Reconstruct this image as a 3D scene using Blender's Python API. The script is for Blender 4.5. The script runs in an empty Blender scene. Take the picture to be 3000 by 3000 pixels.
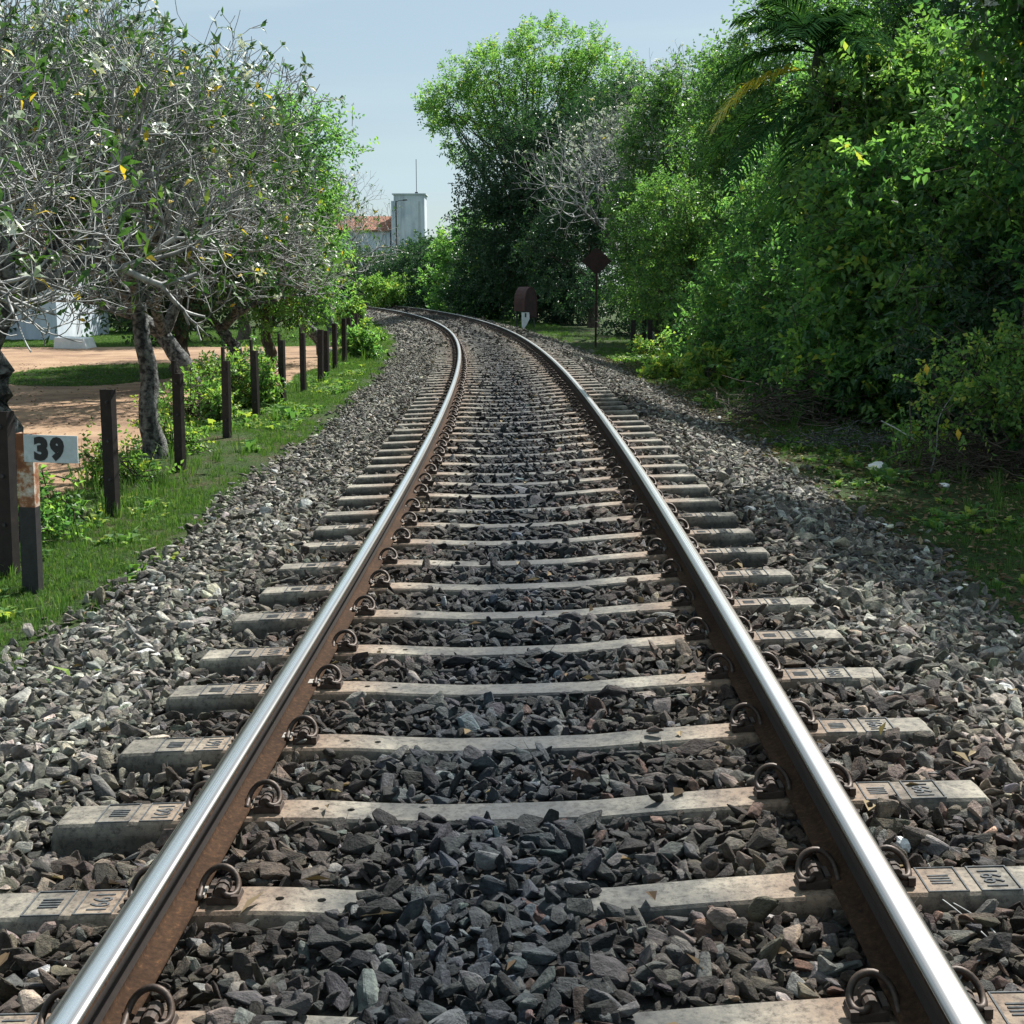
import bpy, math, random
import numpy as np
from mathutils import Vector, Matrix

# ------------------------------------------------------------------ camera, sky, sun, exposure
scene = bpy.context.scene
COL = scene.collection
H_CAM = 1.3927
PITCH = math.radians(9.972)
FW = 1.2622
CANT = .037        # the outer (right) rail lies higher on the curve
cd = bpy.data.cameras.new('camera'); cam = bpy.data.objects.new('camera', cd); COL.objects.link(cam)
cam.location = (0, 0, H_CAM)
cam.rotation_euler = (math.pi/2 - PITCH, 0, 0)
cd.sensor_fit = 'HORIZONTAL'; cd.sensor_width = 36; cd.lens = 36*FW
cd.clip_start = 0.05; cd.clip_end = 6000
scene.camera = cam

SUN_EL = math.radians(47); SUN_AZ = math.radians(32)      # azimuth clockwise from +Y (the view direction)
world = bpy.data.worlds.new('World'); scene.world = world; world.use_nodes = True
wn = world.node_tree; wn.nodes.clear()
def N(nt, t, **kw):
    n = nt.nodes.new(t)
    for k, v in kw.items(): setattr(n, k, v)
    return n
sky = N(wn, 'ShaderNodeTexSky'); sky.sky_type = 'NISHITA'; sky.sun_disc = False
sky.sun_elevation = SUN_EL; sky.sun_rotation = SUN_AZ
sky.air_density = 1.0; sky.dust_density = 0.7; sky.ozone_density = 2.2
bg = N(wn, 'ShaderNodeBackground'); bg.inputs['Strength'].default_value = 0.046
wo = N(wn, 'ShaderNodeOutputWorld')
tc = N(wn, 'ShaderNodeTexCoord'); mp = N(wn, 'ShaderNodeMapping'); mp.inputs['Scale'].default_value = (1.0, 1.0, 9.0)
nz = N(wn, 'ShaderNodeTexNoise'); nz.inputs['Scale'].default_value = 2.4; nz.inputs['Detail'].default_value = 6; nz.inputs['Roughness'].default_value = 0.5
rp = N(wn, 'ShaderNodeMapRange'); rp.inputs[1].default_value = 0.38; rp.inputs[2].default_value = 0.66; rp.inputs[3].default_value = 0.52; rp.inputs[4].default_value = 0.95
mx = N(wn, 'ShaderNodeMix', data_type='RGBA'); mx.inputs['B'].default_value = (6.5, 8.2, 8.9, 1)
wn.links.new(tc.outputs['Generated'], mp.inputs['Vector']); wn.links.new(mp.outputs['Vector'], nz.inputs['Vector'])
wn.links.new(nz.outputs['Fac'], rp.inputs['Value']); wn.links.new(rp.outputs['Result'], mx.inputs['Factor'])
wn.links.new(sky.outputs['Color'], mx.inputs['A']); wn.links.new(mx.outputs['Result'], bg.inputs['Color'])
wn.links.new(bg.outputs['Background'], wo.inputs['Surface'])

sd = bpy.data.lights.new('sun', 'SUN'); sd.energy = 5.0; sd.angle = math.radians(0.5); sd.color = (1.0, 0.965, 0.90)
so = bpy.data.objects.new('sun', sd); COL.objects.link(so)
sdir = Vector((math.sin(SUN_AZ)*math.cos(SUN_EL), math.cos(SUN_AZ)*math.cos(SUN_EL), math.sin(SUN_EL)))
so.rotation_euler = sdir.to_track_quat('Z', 'Y').to_euler(); so.location = (20, 30, 60)
vs = scene.view_settings; vs.view_transform = 'Standard'; vs.look = 'None'; vs.gamma = 1; vs.exposure = 1.02
vs.use_curve_mapping = False
scene.render.engine = 'CYCLES'
scene.cycles.max_bounces = 6; scene.cycles.diffuse_bounces = 3; scene.cycles.transmission_bounces = 3; scene.cycles.transparent_max_bounces = 4

rng = np.random.default_rng(7)
random.seed(7)

# ------------------------------------------------------------------ helpers
def tag(o, label=None, cat=None, group=None, kind=None):
    if label: o['label'] = label
    if cat: o['category'] = cat
    if group: o['group'] = group
    if kind: o['kind'] = kind
    return o
def empty(name, loc, rz=0.0, label=None, cat=None, group=None):
    o = bpy.data.objects.new(name, None); COL.objects.link(o); o.empty_display_size = 0.2
    o.location = loc; o.rotation_euler = (0, 0, rz)
    return tag(o, label, cat, group)
def link(name, me, parent=None, world_coords=False):
    o = bpy.data.objects.new(name, me); COL.objects.link(o)
    if parent is not None:
        o.parent = parent
        if world_coords:      # geometry was built in world coordinates
            R = Matrix.Rotation(parent.rotation_euler[2], 4, 'Z'); T = Matrix.Translation(parent.location)
            o.matrix_parent_inverse = (T @ R).inverted()
    return o
def mesh_np(name, V, F, mats=None, matidx=None, smooth=False, rnd=None, uv=None):
    """V (n,3); F (m,k) uniform polygons"""
    me = bpy.data.meshes.new(name)
    V = np.ascontiguousarray(V, dtype=np.float32); F = np.ascontiguousarray(F, dtype=np.int32)
    m, k = F.shape
    me.vertices.add(len(V)); me.vertices.foreach_set('co', V.ravel())
    me.loops.add(m*k); me.loops.foreach_set('vertex_index', F.ravel())
    me.polygons.add(m); me.polygons.foreach_set('loop_start', np.arange(0, m*k, k, dtype=np.int32))
    try: me.polygons.foreach_set('loop_total', np.full(m, k, dtype=np.int32))
    except Exception: pass
    if matidx is not None: me.polygons.foreach_set('material_index', np.asarray(matidx, dtype=np.int32))
    me.polygons.foreach_set('use_smooth', np.full(m, smooth, dtype=bool))
    if mats:
        for x in (mats if isinstance(mats, (list, tuple)) else [mats]): me.materials.append(x)
    if rnd is not None:
        a = me.attributes.new('rnd', 'FLOAT', 'POINT'); a.data.foreach_set('value', np.asarray(rnd, dtype=np.float32))
    if uv is not None:
        l = me.uv_layers.new(name='UVMap'); l.data.foreach_set('uv', np.asarray(uv, dtype=np.float32)[F.ravel()].ravel())
    me.update(calc_edges=True); me.validate()
    return me
def mesh_py(name, V, F, mats=None, smooth=False, matidx=None):
    me = bpy.data.meshes.new(name); me.from_pydata([tuple(v) for v in V], [], [tuple(f) for f in F])
    if mats:
        for x in (mats if isinstance(mats, (list, tuple)) else [mats]): me.materials.append(x)
    if matidx is not None:
        for p, i in zip(me.polygons, matidx): p.material_index = i
    for p in me.polygons: p.use_smooth = smooth
    me.update(); return me
class MB:
    """collects boxes, prisms, tubes into one mesh"""
    def __init__(s): s.V = []; s.F = []
    def add(s, V, F):
        b = len(s.V); s.V += [tuple(v) for v in V]; s.F += [tuple(i+b for i in f) for f in F]
    def box(s, c, d, rz=0, tilt=None):
        V = []
        for x in (-.5, .5):
            for y in (-.5, .5):
                for z in (-.5, .5): V.append(Vector((x*d[0], y*d[1], z*d[2])))
        M = Matrix.Rotation(rz, 3, 'Z')
        if tilt: M = M @ Matrix.Rotation(tilt, 3, 'Y')
        V = [M @ v + Vector(c) for v in V]
        s.add(V, [(0,1,3,2),(4,6,7,5),(0,4,5,1),(2,3,7,6),(0,2,6,4),(1,5,7,3)])
    def prism(s, prof, axis_vec, origin=(0,0,0), U=(1,0,0), W=(0,0,1)):
        U = Vector(U); W = Vector(W); o = Vector(origin); a = Vector(axis_vec); n = len(prof)
        P = [o + U*p[0] + W*p[1] for p in prof]
        s.add(P + [p + a for p in P], [tuple(range(n))[::-1], tuple(range(n, 2*n))] + [(i, (i+1) % n, n+(i+1) % n, n+i) for i in range(n)])
    def tube(s, pts, rad, sides=8, cap=True):
        pts = np.asarray(pts, float); rad = np.broadcast_to(rad, (len(pts),))
        V, F = tubes(pts[None], np.asarray(rad)[None], sides)
        s.add(V, F)
        if cap:
            b = len(s.V) - len(V); s.F.append(tuple(b+i for i in range(sides))[::-1]); s.F.append(tuple(len(s.V)-sides+i for i in range(sides)))
    def build(s, name, mat, parent=None, smooth=False, world_coords=False, bevel=0):
        me = mesh_py(name, s.V, s.F, mat, smooth)
        o = link(name, me, parent, world_coords)
        if bevel:
            b = o.modifiers.new('bevel', 'BEVEL'); b.width = bevel; b.segments = 2; b.limit_method = 'ANGLE'
        return o
def nrm(a): return a/(np.linalg.norm(a, axis=-1, keepdims=True)+1e-9)
def tubes(P, R, sides):
    """P (B,n,3) polylines, R (B,n) radii -> V,F quads"""
    B, n, _ = P.shape
    T = np.empty_like(P); T[:, 1:-1] = P[:, 2:]-P[:, :-2]; T[:, 0] = P[:, 1]-P[:, 0]; T[:, -1] = P[:, -1]-P[:, -2]
    T = nrm(T); ref = np.zeros_like(T); ref[..., 2] = 1
    par = np.abs(T[..., 2]) > .93; ref[par] = (1, 0, 0)
    # use one reference per polyline for no twisting
    ref = np.repeat(ref[:, :1], n, axis=1)
    U = np.cross(T, ref); bad = np.linalg.norm(U, axis=-1) < .05; U[bad] = np.cross(T[bad], np.array([.3, .9, .1])); U = nrm(U); W = np.cross(T, U)
    a = np.arange(sides)*2*np.pi/sides
    V = P[:, :, None] + R[:, :, None, None]*(np.cos(a)[None, None, :, None]*U[:, :, None] + np.sin(a)[None, None, :, None]*W[:, :, None])
    idx = np.arange(B*n*sides).reshape(B, n, sides)
    a0 = idx[:, :-1]; a1 = idx[:, 1:]
    F = np.stack([a0, np.roll(a0, -1, axis=2), np.roll(a1, -1, axis=2), a1], -1).reshape(-1, 4)
    return V.reshape(-1, 3), F

# ------------------------------------------------------------------ track geometry
KS = np.array([0, 8, 16, 24, 32, 40, 50, 60, 80.]); KV = np.array([.00113, .00285, .00217, .00275, .00302, .00374, .00329, .0031, .0040])
DS = 0.25
ts = np.arange(0, 150, DS); kap = np.interp(ts, KS, KV)
tth = -0.02399 + np.concatenate([[0], np.cumsum(kap[:-1]*DS)])
tx = -0.0657 - np.concatenate([[0], np.cumsum(np.sin(tth[:-1])*DS)])
ty = np.concatenate([[0], np.cumsum(np.cos(tth[:-1])*DS)])
pre = np.arange(-6, 0, DS)
tx = np.concatenate([tx[0] - pre*math.sin(tth[0]), tx]); ty = np.concatenate([pre*math.cos(tth[0]), ty])
tth = np.concatenate([np.full(len(pre), tth[0]), tth]); ts = np.concatenate([pre, ts])
def tw(s, o, z=0.0):
    s = np.asarray(s, float); o = np.asarray(o, float)
    th = np.interp(s, ts, tth); x = np.interp(s, ts, tx) + o*np.cos(th); y = np.interp(s, ts, ty) + o*np.sin(th)
    return np.stack(np.broadcast_arrays(x, y, np.asarray(z, float)), -1)
def th_at(s): return float(np.interp(s, ts, tth))
def nearest(x, y):
    x = np.asarray(x, float).ravel(); y = np.asarray(y, float).ravel(); S = np.empty(len(x)); O = np.empty(len(x))
    sx = tx[::2]; sy = ty[::2]
    for i in range(0, len(x), 20000):
        d = (x[i:i+20000, None]-sx)**2 + (y[i:i+20000, None]-sy)**2; j = d.argmin(1)*2
        c, s_ = np.cos(tth[j]), np.sin(tth[j]); dx = x[i:i+20000]-tx[j]; dy = y[i:i+20000]-ty[j]
        O[i:i+20000] = dx*c + dy*s_; S[i:i+20000] = ts[j] + (-dx*s_ + dy*c)
    return S, O
# smooth value noise
_g = rng.random((64, 64))
def vn(x, y, sc):
    x = np.asarray(x, float)*sc + 1000.3; y = np.asarray(y, float)*sc + 1000.7
    i = np.floor(x).astype(int); j = np.floor(y).astype(int); fx = x-i; fy = y-j; fx = fx*fx*(3-2*fx); fy = fy*fy*(3-2*fy)
    g = lambda a, b: _g[a % 64, b % 64]
    return (g(i, j)*(1-fx)+g(i+1, j)*fx)*(1-fy) + (g(i, j+1)*(1-fx)+g(i+1, j+1)*fx)*fy
def fbm(x, y, sc): return .55*vn(x, y, sc)+.28*vn(x, y, sc*2.1)+.17*vn(x, y, sc*4.3)
def prof(s, o):
    """ballast / embankment surface height at track coordinates"""
    s = np.asarray(s, float); o = np.asarray(o, float); a = np.abs(o)
    top = -.205 - .014*np.exp(-(o/.5)**4) + .022*(fbm(s, o, 1.3)-.5) + .015*np.clip((s-40)/20, 0, 1)
    # hollows at the sleeper ends, deeper on the left of the near sleepers
    left = np.exp(-((o+1.30)/.30)**2)*(.085*np.clip(vn(s, 3, 1.3)*1.5-.3, .03, 1)*np.clip((s-3.38)/.15, .1, 1) + .05*np.exp(-((s-4.0)/.5)**2))*np.clip(1-(s-14)/10, 0, 1)
    right = np.exp(-((o-1.3)/.22)**2)*(.085*np.exp(-((s-8.6)/1.9)**2) + .06*np.exp(-((s-15.5)/3.5)**2))
    top = top - left - right
    # heap in the middle of the track close to the camera
    top = top + .045*np.exp(-((o+.12)/.34)**2)*np.clip((3.75-s)/.5, 0, 1)
    z1 = -.215; e1 = -.50
    top = top + CANT*np.clip(o, -1.6, 1.6)
    t = np.clip((a-1.45)/(np.where(o < 0, 2.55, 2.85)-1.45), 0, 1); t = t*t*(3-2*t)*.6+t*.4
    h = top*(1-t) + e1*t
    return h
def ground_h(x, y):
    S, O = nearest(x, y); a = np.abs(O)
    h = prof(S, O) - .05*np.clip((2.7-a)/.4, 0, 1)
    h = h - .10*np.clip((a-3.6)/5, 0, 1) + .05*(fbm(x, y, .5)-.5)*np.clip((a-2.6)/1, 0, 1)
    h = np.where((S < -5) | (S > 148), -.6, h)
    return h
def gz(x, y): return float(ground_h([x], [y])[0])

# ------------------------------------------------------------------ materials
def mat(name):
    m = bpy.data.materials.new(name); m.use_nodes = True; nt = m.node_tree; b = nt.nodes['Principled BSDF']; return m, nt, b
def ramp(nt, src, stops, interp='LINEAR'):
    r = N(nt, 'ShaderNodeValToRGB'); r.color_ramp.interpolation = interp; el = r.color_ramp.elements
    while len(el) < len(stops): el.new(.5)
    for e, (p, c) in zip(el, stops): e.position = p; e.color = (*c, 1)
    nt.links.new(src, r.inputs['Fac']); return r.outputs['Color']
def noise(nt, scale, detail=5, rough=.6, vec=None, coord='Object'):
    n = N(nt, 'ShaderNodeTexNoise'); n.inputs['Scale'].default_value = scale; n.inputs['Detail'].default_value = detail; n.inputs['Roughness'].default_value = rough
    if vec is None:
        if coord == 'Position': vec = N(nt, 'ShaderNodeNewGeometry').outputs['Position']
        else: vec = N(nt, 'ShaderNodeTexCoord').outputs[coord]
    nt.links.new(vec, n.inputs['Vector']); return n.outputs['Fac']
def bump(nt, b, src, strength=.4, dist=.02):
    n = N(nt, 'ShaderNodeBump'); n.inputs['Strength'].default_value = strength; n.inputs['Distance'].default_value = dist
    nt.links.new(src, n.inputs['Height']); nt.links.new(n.outputs['Normal'], b.inputs['Normal'])
def mul(nt, a, b_, mode='MULTIPLY', fac=1.0):
    m = N(nt, 'ShaderNodeMix', data_type='RGBA', blend_type=mode)
    if isinstance(fac, (int, float)): m.inputs['Factor'].default_value = fac
    else: nt.links.new(fac, m.inputs['Factor'])
    for k, v in (('A', a), ('B', b_)):
        if isinstance(v, tuple): m.inputs[k].default_value = (*v, 1)
        else: nt.links.new(v, m.inputs[k])
    return m.outputs['Result']
def simple(name, c1, c2, scale=8, rough=.8, metal=0, bs=.3, bd=.005, coord='Object', detail=5, lo=.3, hi=.7):
    m, nt, b = mat(name); f = noise(nt, scale, detail, .6, coord=coord)
    nt.links.new(ramp(nt, f, [(lo, c1), (hi, c2)]), b.inputs['Base Color']); b.inputs['Roughness'].default_value = rough; b.inputs['Metallic'].default_value = metal
    if bs: bump(nt, b, noise(nt, scale*4, 6, .65, coord=coord), bs, bd)
    return m
def leafmat(name, stops, trans=.38, rough=.45, spec=.35):
    m, nt, b = mat(name)
    a = N(nt, 'ShaderNodeAttribute'); a.attribute_name = 'rnd'
    c = ramp(nt, a.outputs['Fac'], stops)
    nt.links.new(c, b.inputs['Base Color']); b.inputs['Roughness'].default_value = rough; b.inputs['Specular IOR Level'].default_value = spec
    t = N(nt, 'ShaderNodeBsdfTranslucent'); tcol = mul(nt, c, (1.3, 1.42, .75)); nt.links.new(tcol, t.inputs['Color'])
    s = N(nt, 'ShaderNodeMixShader'); s.inputs[0].default_value = trans
    out = nt.nodes['Material Output']
    nt.links.new(b.outputs['BSDF'], s.inputs[1]); nt.links.new(t.outputs['BSDF'], s.inputs[2]); nt.links.new(s.outputs['Shader'], out.inputs['Surface'])
    return m
# stones: per-stone colour from the 'tint' attribute of the instance or the object
M_STONE, nt, b = mat('ballast stone')
at = N(nt, 'ShaderNodeAttribute'); at.attribute_type = 'INSTANCER'; at.attribute_name = 'tint'
f1 = noise(nt, 1.6, 6, .7); f2 = noise(nt, 7, 5, .7)
c = mul(nt, at.outputs['Color'], ramp(nt, f1, [(.34, (.38, .38, .40)), (.5, (1, 1, 1)), (.64, (1.7, 1.64, 1.5))]))
nt.links.new(c, b.inputs['Base Color']); b.inputs['Roughness'].default_value = .82; b.inputs['Specular IOR Level'].default_value = .3
bump(nt, b, f2, .55, .12)
M_BED = simple('ballast gap shade', (.015, .014, .013), (.07, .064, .055), 26, .95, bs=.9, bd=.03, coord='Position', lo=.42, hi=.62)  # gravel bed blackened, shadow between the stones painted into its colour
# concrete sleepers: cream edges, darker oily middle
M_CONC, nt, b = mat('sleeper concrete')
tcn = N(nt, 'ShaderNodeTexCoord'); sx = N(nt, 'ShaderNodeSeparateXYZ'); nt.links.new(tcn.outputs['Object'], sx.inputs[0])
ab = N(nt, 'ShaderNodeMath', operation='ABSOLUTE'); nt.links.new(sx.outputs['X'], ab.inputs[0])
ri = N(nt, 'ShaderNodeObjectInfo')
mpx = N(nt, 'ShaderNodeVectorMath', operation='ADD'); rv = N(nt, 'ShaderNodeVectorMath', operation='SCALE'); nt.links.new(ri.outputs['Random'], rv.inputs['Scale']); rv.inputs[0].default_value = (37, 13, 7)
nt.links.new(tcn.outputs['Object'], mpx.inputs[0]); nt.links.new(rv.outputs[0], mpx.inputs[1])
fn = noise(nt, 5, 6, .65, vec=mpx.outputs[0]); fn2 = noise(nt, 45, 5, .75, vec=mpx.outputs[0])
ad = N(nt, 'ShaderNodeMath', operation='ADD'); nt.links.new(ab.outputs[0], ad.inputs[0])
ms = N(nt, 'ShaderNodeMath', operation='MULTIPLY'); nt.links.new(fn, ms.inputs[0]); ms.inputs[1].default_value = .5; nt.links.new(ms.outputs[0], ad.inputs[1])
mid = N(nt, 'ShaderNodeMapRange'); mid.inputs[1].default_value = .36; mid.inputs[2].default_value = .86; nt.links.new(ad.outputs[0], mid.inputs[0])
base = ramp(nt, fn, [(.34, (.075, .072, .064)), (.5, (.17, .156, .130)), (.68, (.30, .275, .225))])
oil = ramp(nt, fn, [(.3, (.038, .044, .050)), (.7, (.10, .107, .112))])
cc = mul(nt, oil, base, 'MIX', mid.outputs[0])
# rust wash near the rail seats
rs = N(nt, 'ShaderNodeMath', operation='SUBTRACT'); nt.links.new(ab.outputs[0], rs.inputs[0]); rs.inputs[1].default_value = .874
ra = N(nt, 'ShaderNodeMath', operation='ABSOLUTE'); nt.links.new(rs.outputs[0], ra.inputs[0])
rr = N(nt, 'ShaderNodeMapRange'); rr.inputs[1].default_value = .12; rr.inputs[2].default_value = .38; rr.inputs[3].default_value = .7; rr.inputs[4].default_value = 0; nt.links.new(ra.outputs[0], rr.inputs[0])
cc = mul(nt, cc, (.20, .125, .08), 'MIX', rr.outputs[0])
cc = mul(nt, cc, ramp(nt, fn2, [(.36, (.42, .41, .40)), (.5, (1, 1, 1)), (.66, (1.25, 1.22, 1.16))]))
# darker towards the buried foot of the side faces
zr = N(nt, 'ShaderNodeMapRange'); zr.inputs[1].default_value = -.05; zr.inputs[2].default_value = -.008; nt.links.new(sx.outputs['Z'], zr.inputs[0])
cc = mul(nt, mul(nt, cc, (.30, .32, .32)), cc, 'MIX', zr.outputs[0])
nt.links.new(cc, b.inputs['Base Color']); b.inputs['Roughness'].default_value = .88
bump(nt, b, fn2, .45, .006)
# rails
M_RUST, nt, b = mat('rail rust')
geo = N(nt, 'ShaderNodeNewGeometry'); f = noise(nt, 60, 7, .75, vec=geo.outputs['Position']); fb = noise(nt, 3, 4, .6, vec=geo.outputs['Position'])
c = mul(nt, ramp(nt, f, [(.3, (.018, .011, .008)), (.55, (.048, .027, .016)), (.75, (.125, .066, .034))]), ramp(nt, fb, [(.3, (.65, .62, .6)), (.7, (1.25, 1.2, 1.1))]))
nt.links.new(c, b.inputs['Base Color']); b.inputs['Roughness'].default_value = .9; b.inputs['Specular IOR Level'].default_value = .12; bump(nt, b, f, .35, .003)
M_WEB, nt, b = mat('rail web')  # darker than the foot: shade below the rail head put into the colour
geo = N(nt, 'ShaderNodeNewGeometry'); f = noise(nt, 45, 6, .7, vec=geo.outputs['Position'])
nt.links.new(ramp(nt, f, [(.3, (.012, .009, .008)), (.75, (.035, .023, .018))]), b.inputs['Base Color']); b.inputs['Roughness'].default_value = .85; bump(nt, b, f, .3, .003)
M_RAILTOP, nt, b = mat('polished rail head')
uvn = N(nt, 'ShaderNodeUVMap'); uvn.uv_map = 'UVMap'; mpp = N(nt, 'ShaderNodeMapping'); mpp.inputs['Scale'].default_value = (1, .012, 1)
nt.links.new(uvn.outputs[0], mpp.inputs[0]); fs = noise(nt, 34, 5, .6, vec=mpp.outputs[0])
sp = N(nt, 'ShaderNodeSeparateXYZ'); nt.links.new(uvn.outputs[0], sp.inputs[0])
ctr = N(nt, 'ShaderNodeMapRange'); ctr.inputs[1].default_value = .25; ctr.inputs[2].default_value = .36; nt.links.new(sp.outputs['X'], ctr.inputs[0])
ctr2 = N(nt, 'ShaderNodeMapRange'); ctr2.inputs[1].default_value = .75; ctr2.inputs[2].default_value = .64; nt.links.new(sp.outputs['X'], ctr2.inputs[0])
mm = N(nt, 'ShaderNodeMath', operation='MULTIPLY'); nt.links.new(ctr.outputs[0], mm.inputs[0]); nt.links.new(ctr2.outputs[0], mm.inputs[1])
nt.links.new(mul(nt, (.42, .40, .39), ramp(nt, fs, [(.3, (.72, .75, .78)), (.7, (.95, .97, .99))]), 'MIX', mm.outputs[0]), b.inputs['Base Color'])
b.inputs['Metallic'].default_value = 1.0
rgh = N(nt, 'ShaderNodeMapRange'); rgh.inputs[3].default_value = .20; rgh.inputs[4].default_value = .36; nt.links.new(fs, rgh.inputs[0]); nt.links.new(rgh.outputs[0], b.inputs['Roughness'])
M_CLIP = simple('clip steel', (.018, .013, .011), (.085, .055, .038), 40, .55, .35, .25, .002)
M_SHOULD = simple('cast shoulder iron', (.02, .015, .012), (.08, .05, .036), 30, .75, .1, .4, .002)
M_INS = simple('insulator nylon', (.25, .24, .22), (.42, .4, .36), 20, .7, 0, .1, .001)
M_BARK = simple('grey frangipani bark', (.022, .024, .026), (.26, .265, .255), 16, .9, bs=.9, bd=.03, coord='Position', lo=.40, hi=.66)
M_TWIG = simple('pale twig bark', (.10, .103, .102), (.46, .465, .455), 9, .8, bs=0, coord='Position', lo=.35, hi=.65)
M_DARKBARK = simple('brown bark', (.035, .028, .022), (.13, .105, .08), 9, .9, bs=.7, bd=.03, coord='Position')
M_POST, nt, b = mat('dark fence steel')
f = noise(nt, 14, 6, .65, coord='Position')
nt.links.new(ramp(nt, f, [(.35, (.010, .007, .007)), (.6, (.022, .015, .014)), (.8, (.055, .034, .028))]), b.inputs['Base Color']); b.inputs['Roughness'].default_value = .75; bump(nt, b, f, .3, .004)
G1 = [(0, (.026, .080, .046)), (.3, (.068, .17, .070)), (.65, (.155, .30, .095)), (.93, (.28, .43, .11)), (1, (.36, .36, .07))]
G_DARK = [(0, (.013, .038, .026)), (.5, (.032, .080, .044)), (.9, (.08, .155, .06)), (1, (.15, .24, .06))]
G_LIGHT = [(0, (.04, .10, .046)), (.35, (.10, .21, .072)), (.75, (.20, .34, .09)), (1, (.42, .44, .09))]
G_PLUM = [(0, (.03, .075, .025)), (.5, (.055, .125, .035)), (.85, (.10, .18, .04)), (.96, (.22, .25, .05)), (1, (.60, .42, .05))]
L_MID = leafmat('mid green leaves', G1, .58, .4, .45); L_DARK = leafmat('dark green leaves', G_DARK, .34, .4, .4); L_LIGHT = leafmat('light green leaves', G_LIGHT, .48, .42, .4)
L_PLUM = leafmat('frangipani leaves', G_PLUM, .35)
L_PALM = leafmat('palm leaflets', [(0, (.015, .045, .018)), (.6, (.03, .08, .028)), (1, (.06, .13, .03))], .25, .95, 0.0)
L_YEL = leafmat('yellowing palm leaflets', [(0, (.14, .24, .03)), (.5, (.42, .44, .04)), (1, (.70, .52, .05))], .4)
L_FLOWER = leafmat('white frangipani petals', [(0, (.66, .68, .62)), (1, (.78, .80, .78))], .12)
L_GRASS = leafmat('grass blades', [(0, (.035, .085, .022)), (.5, (.07, .15, .035)), (.85, (.13, .21, .055)), (1, (.28, .26, .13))], .4, .6, .2)
L_DRY = leafmat('dry litter', [(0, (.05, .035, .022)), (.6, (.14, .10, .06)), (1, (.34, .27, .17))], .1, .9, .1)
M_GROUND, nt, b = mat('soil and low grass')
g = noise(nt, 1.1, 6, .65, coord='Position'); g2 = noise(nt, 40, 4, .7, coord='Position')
c = ramp(nt, g, [(.36, (.03, .055, .02)), (.52, (.045, .075, .028)), (.64, (.07, .065, .04)), (.75, (.11, .09, .06))])
nt.links.new(mul(nt, c, ramp(nt, g2, [(.35, (.35, .35, .32)), (.65, (1.6, 1.55, 1.4))])), b.inputs['Base Color']); b.inputs['Roughness'].default_value = .95; b.inputs['Specular IOR Level'].default_value = .1; bump(nt, b, g2, .9, .04)
M_DIRT, nt, b = mat('sandy orange dirt')
g = noise(nt, .9, 6, .6, coord='Position'); g2 = noise(nt, 22, 6, .7, coord='Position')
c = ramp(nt, g, [(.3, (.15, .085, .05)), (.5, (.29, .18, .105)), (.7, (.38, .26, .165))])
nt.links.new(mul(nt, c, ramp(nt, g2, [(.3, (.7, .68, .65)), (.7, (1.15, 1.15, 1.15))])), b.inputs['Base Color']); b.inputs['Roughness'].default_value = .95; bump(nt, b, g2, .6, .02)
M_WHITE = simple('weathered white paint', (.55, .58, .60), (.80, .81, .80), 3, .7, bs=.15, bd=.01, coord='Position')
M_WALL = simple('pale render wall', (.50, .57, .66), (.66, .71, .78), .35, .85, bs=.1, bd=.01, coord='Position', lo=.4, hi=.6)
# wall streaks: rain stains running down the pale render
nt = M_WALL.node_tree; b = nt.nodes['Principled BSDF']; mpw = N(nt, 'ShaderNodeMapping'); mpw.inputs['Scale'].default_value = (1.6, 1.6, .12); gw = N(nt, 'ShaderNodeNewGeometry'); nt.links.new(gw.outputs['Position'], mpw.inputs['Vector'])
fw = noise(nt, .9, 5, .65, vec=mpw.outputs['Vector']); src_ = b.inputs['Base Color'].links[0].from_socket
nt.links.new(mul(nt, src_, ramp(nt, fw, [(.3, (.62, .62, .64)), (.55, (1, 1, 1))])), b.inputs['Base Color'])
M_TILE = simple('clay roof tile', (.22, .085, .05), (.42, .20, .13), 1.1, .85, bs=.2, bd=.02, coord='Position', lo=.35, hi=.65)
M_DARKMETAL = simple('dark metal', (.03, .03, .035), (.07, .07, .075), 10, .6, .3, .1, .003, coord='Position')
M_GLASS = simple('dark window glass', (.02, .025, .03), (.04, .045, .05), 2, .12, 0, 0)
M_CARW = simple('white car paint', (.76, .77, .78), (.80, .80, .80), 2, .25, 0, 0)
M_BLACK = simple('black paint', (.012, .012, .014), (.03, .03, .032), 20, .6, 0, .1, .002)
M_RED = simple('faded red brown paint', (.018, .008, .008), (.045, .018, .016), 6, .8, 0, .3, .004, coord='Position')
M_PLASTIC = simple('white litter plastic', (.6, .6, .58), (.82, .82, .82), 10, .5, 0, .2, .004)

# ------------------------------------------------------------------ ground
def grid_mesh(xs, ys, fh):
    X, Y = np.meshgrid(xs, ys); Z = fh(X.ravel(), Y.ravel()); V = np.stack([X.ravel(), Y.ravel(), Z], 1)
    nx, ny = len(xs), len(ys); i = np.arange(nx*ny).reshape(ny, nx)
    return V, np.stack([i[:-1, :-1], i[:-1, 1:], i[1:, 1:], i[1:, :-1]], -1).reshape(-1, 4)
far = lambda n, a, b_: np.geomspace(a, b_, n)
xs = np.concatenate([-far(14, 45, 3500)[::-1], np.arange(-44, -14, 1.0), np.arange(-14, 12, .2), np.arange(12, 40, 1.0), far(14, 41, 3500)])
ys = np.concatenate([-far(8, 8, 1500)[::-1], np.arange(-7, 60, .25), np.arange(60, 135, .5), far(14, 136, 4500)])
def gh2(x, y):
    h = ground_h(x, y); d = np.hypot(x, y-50); return np.where(d > 110, -.62, h)
V, F = grid_mesh(xs, ys, gh2)
tag(link('ground', mesh_np('ground', V, F, M_GROUND, smooth=True)), kind='structure')
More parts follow.
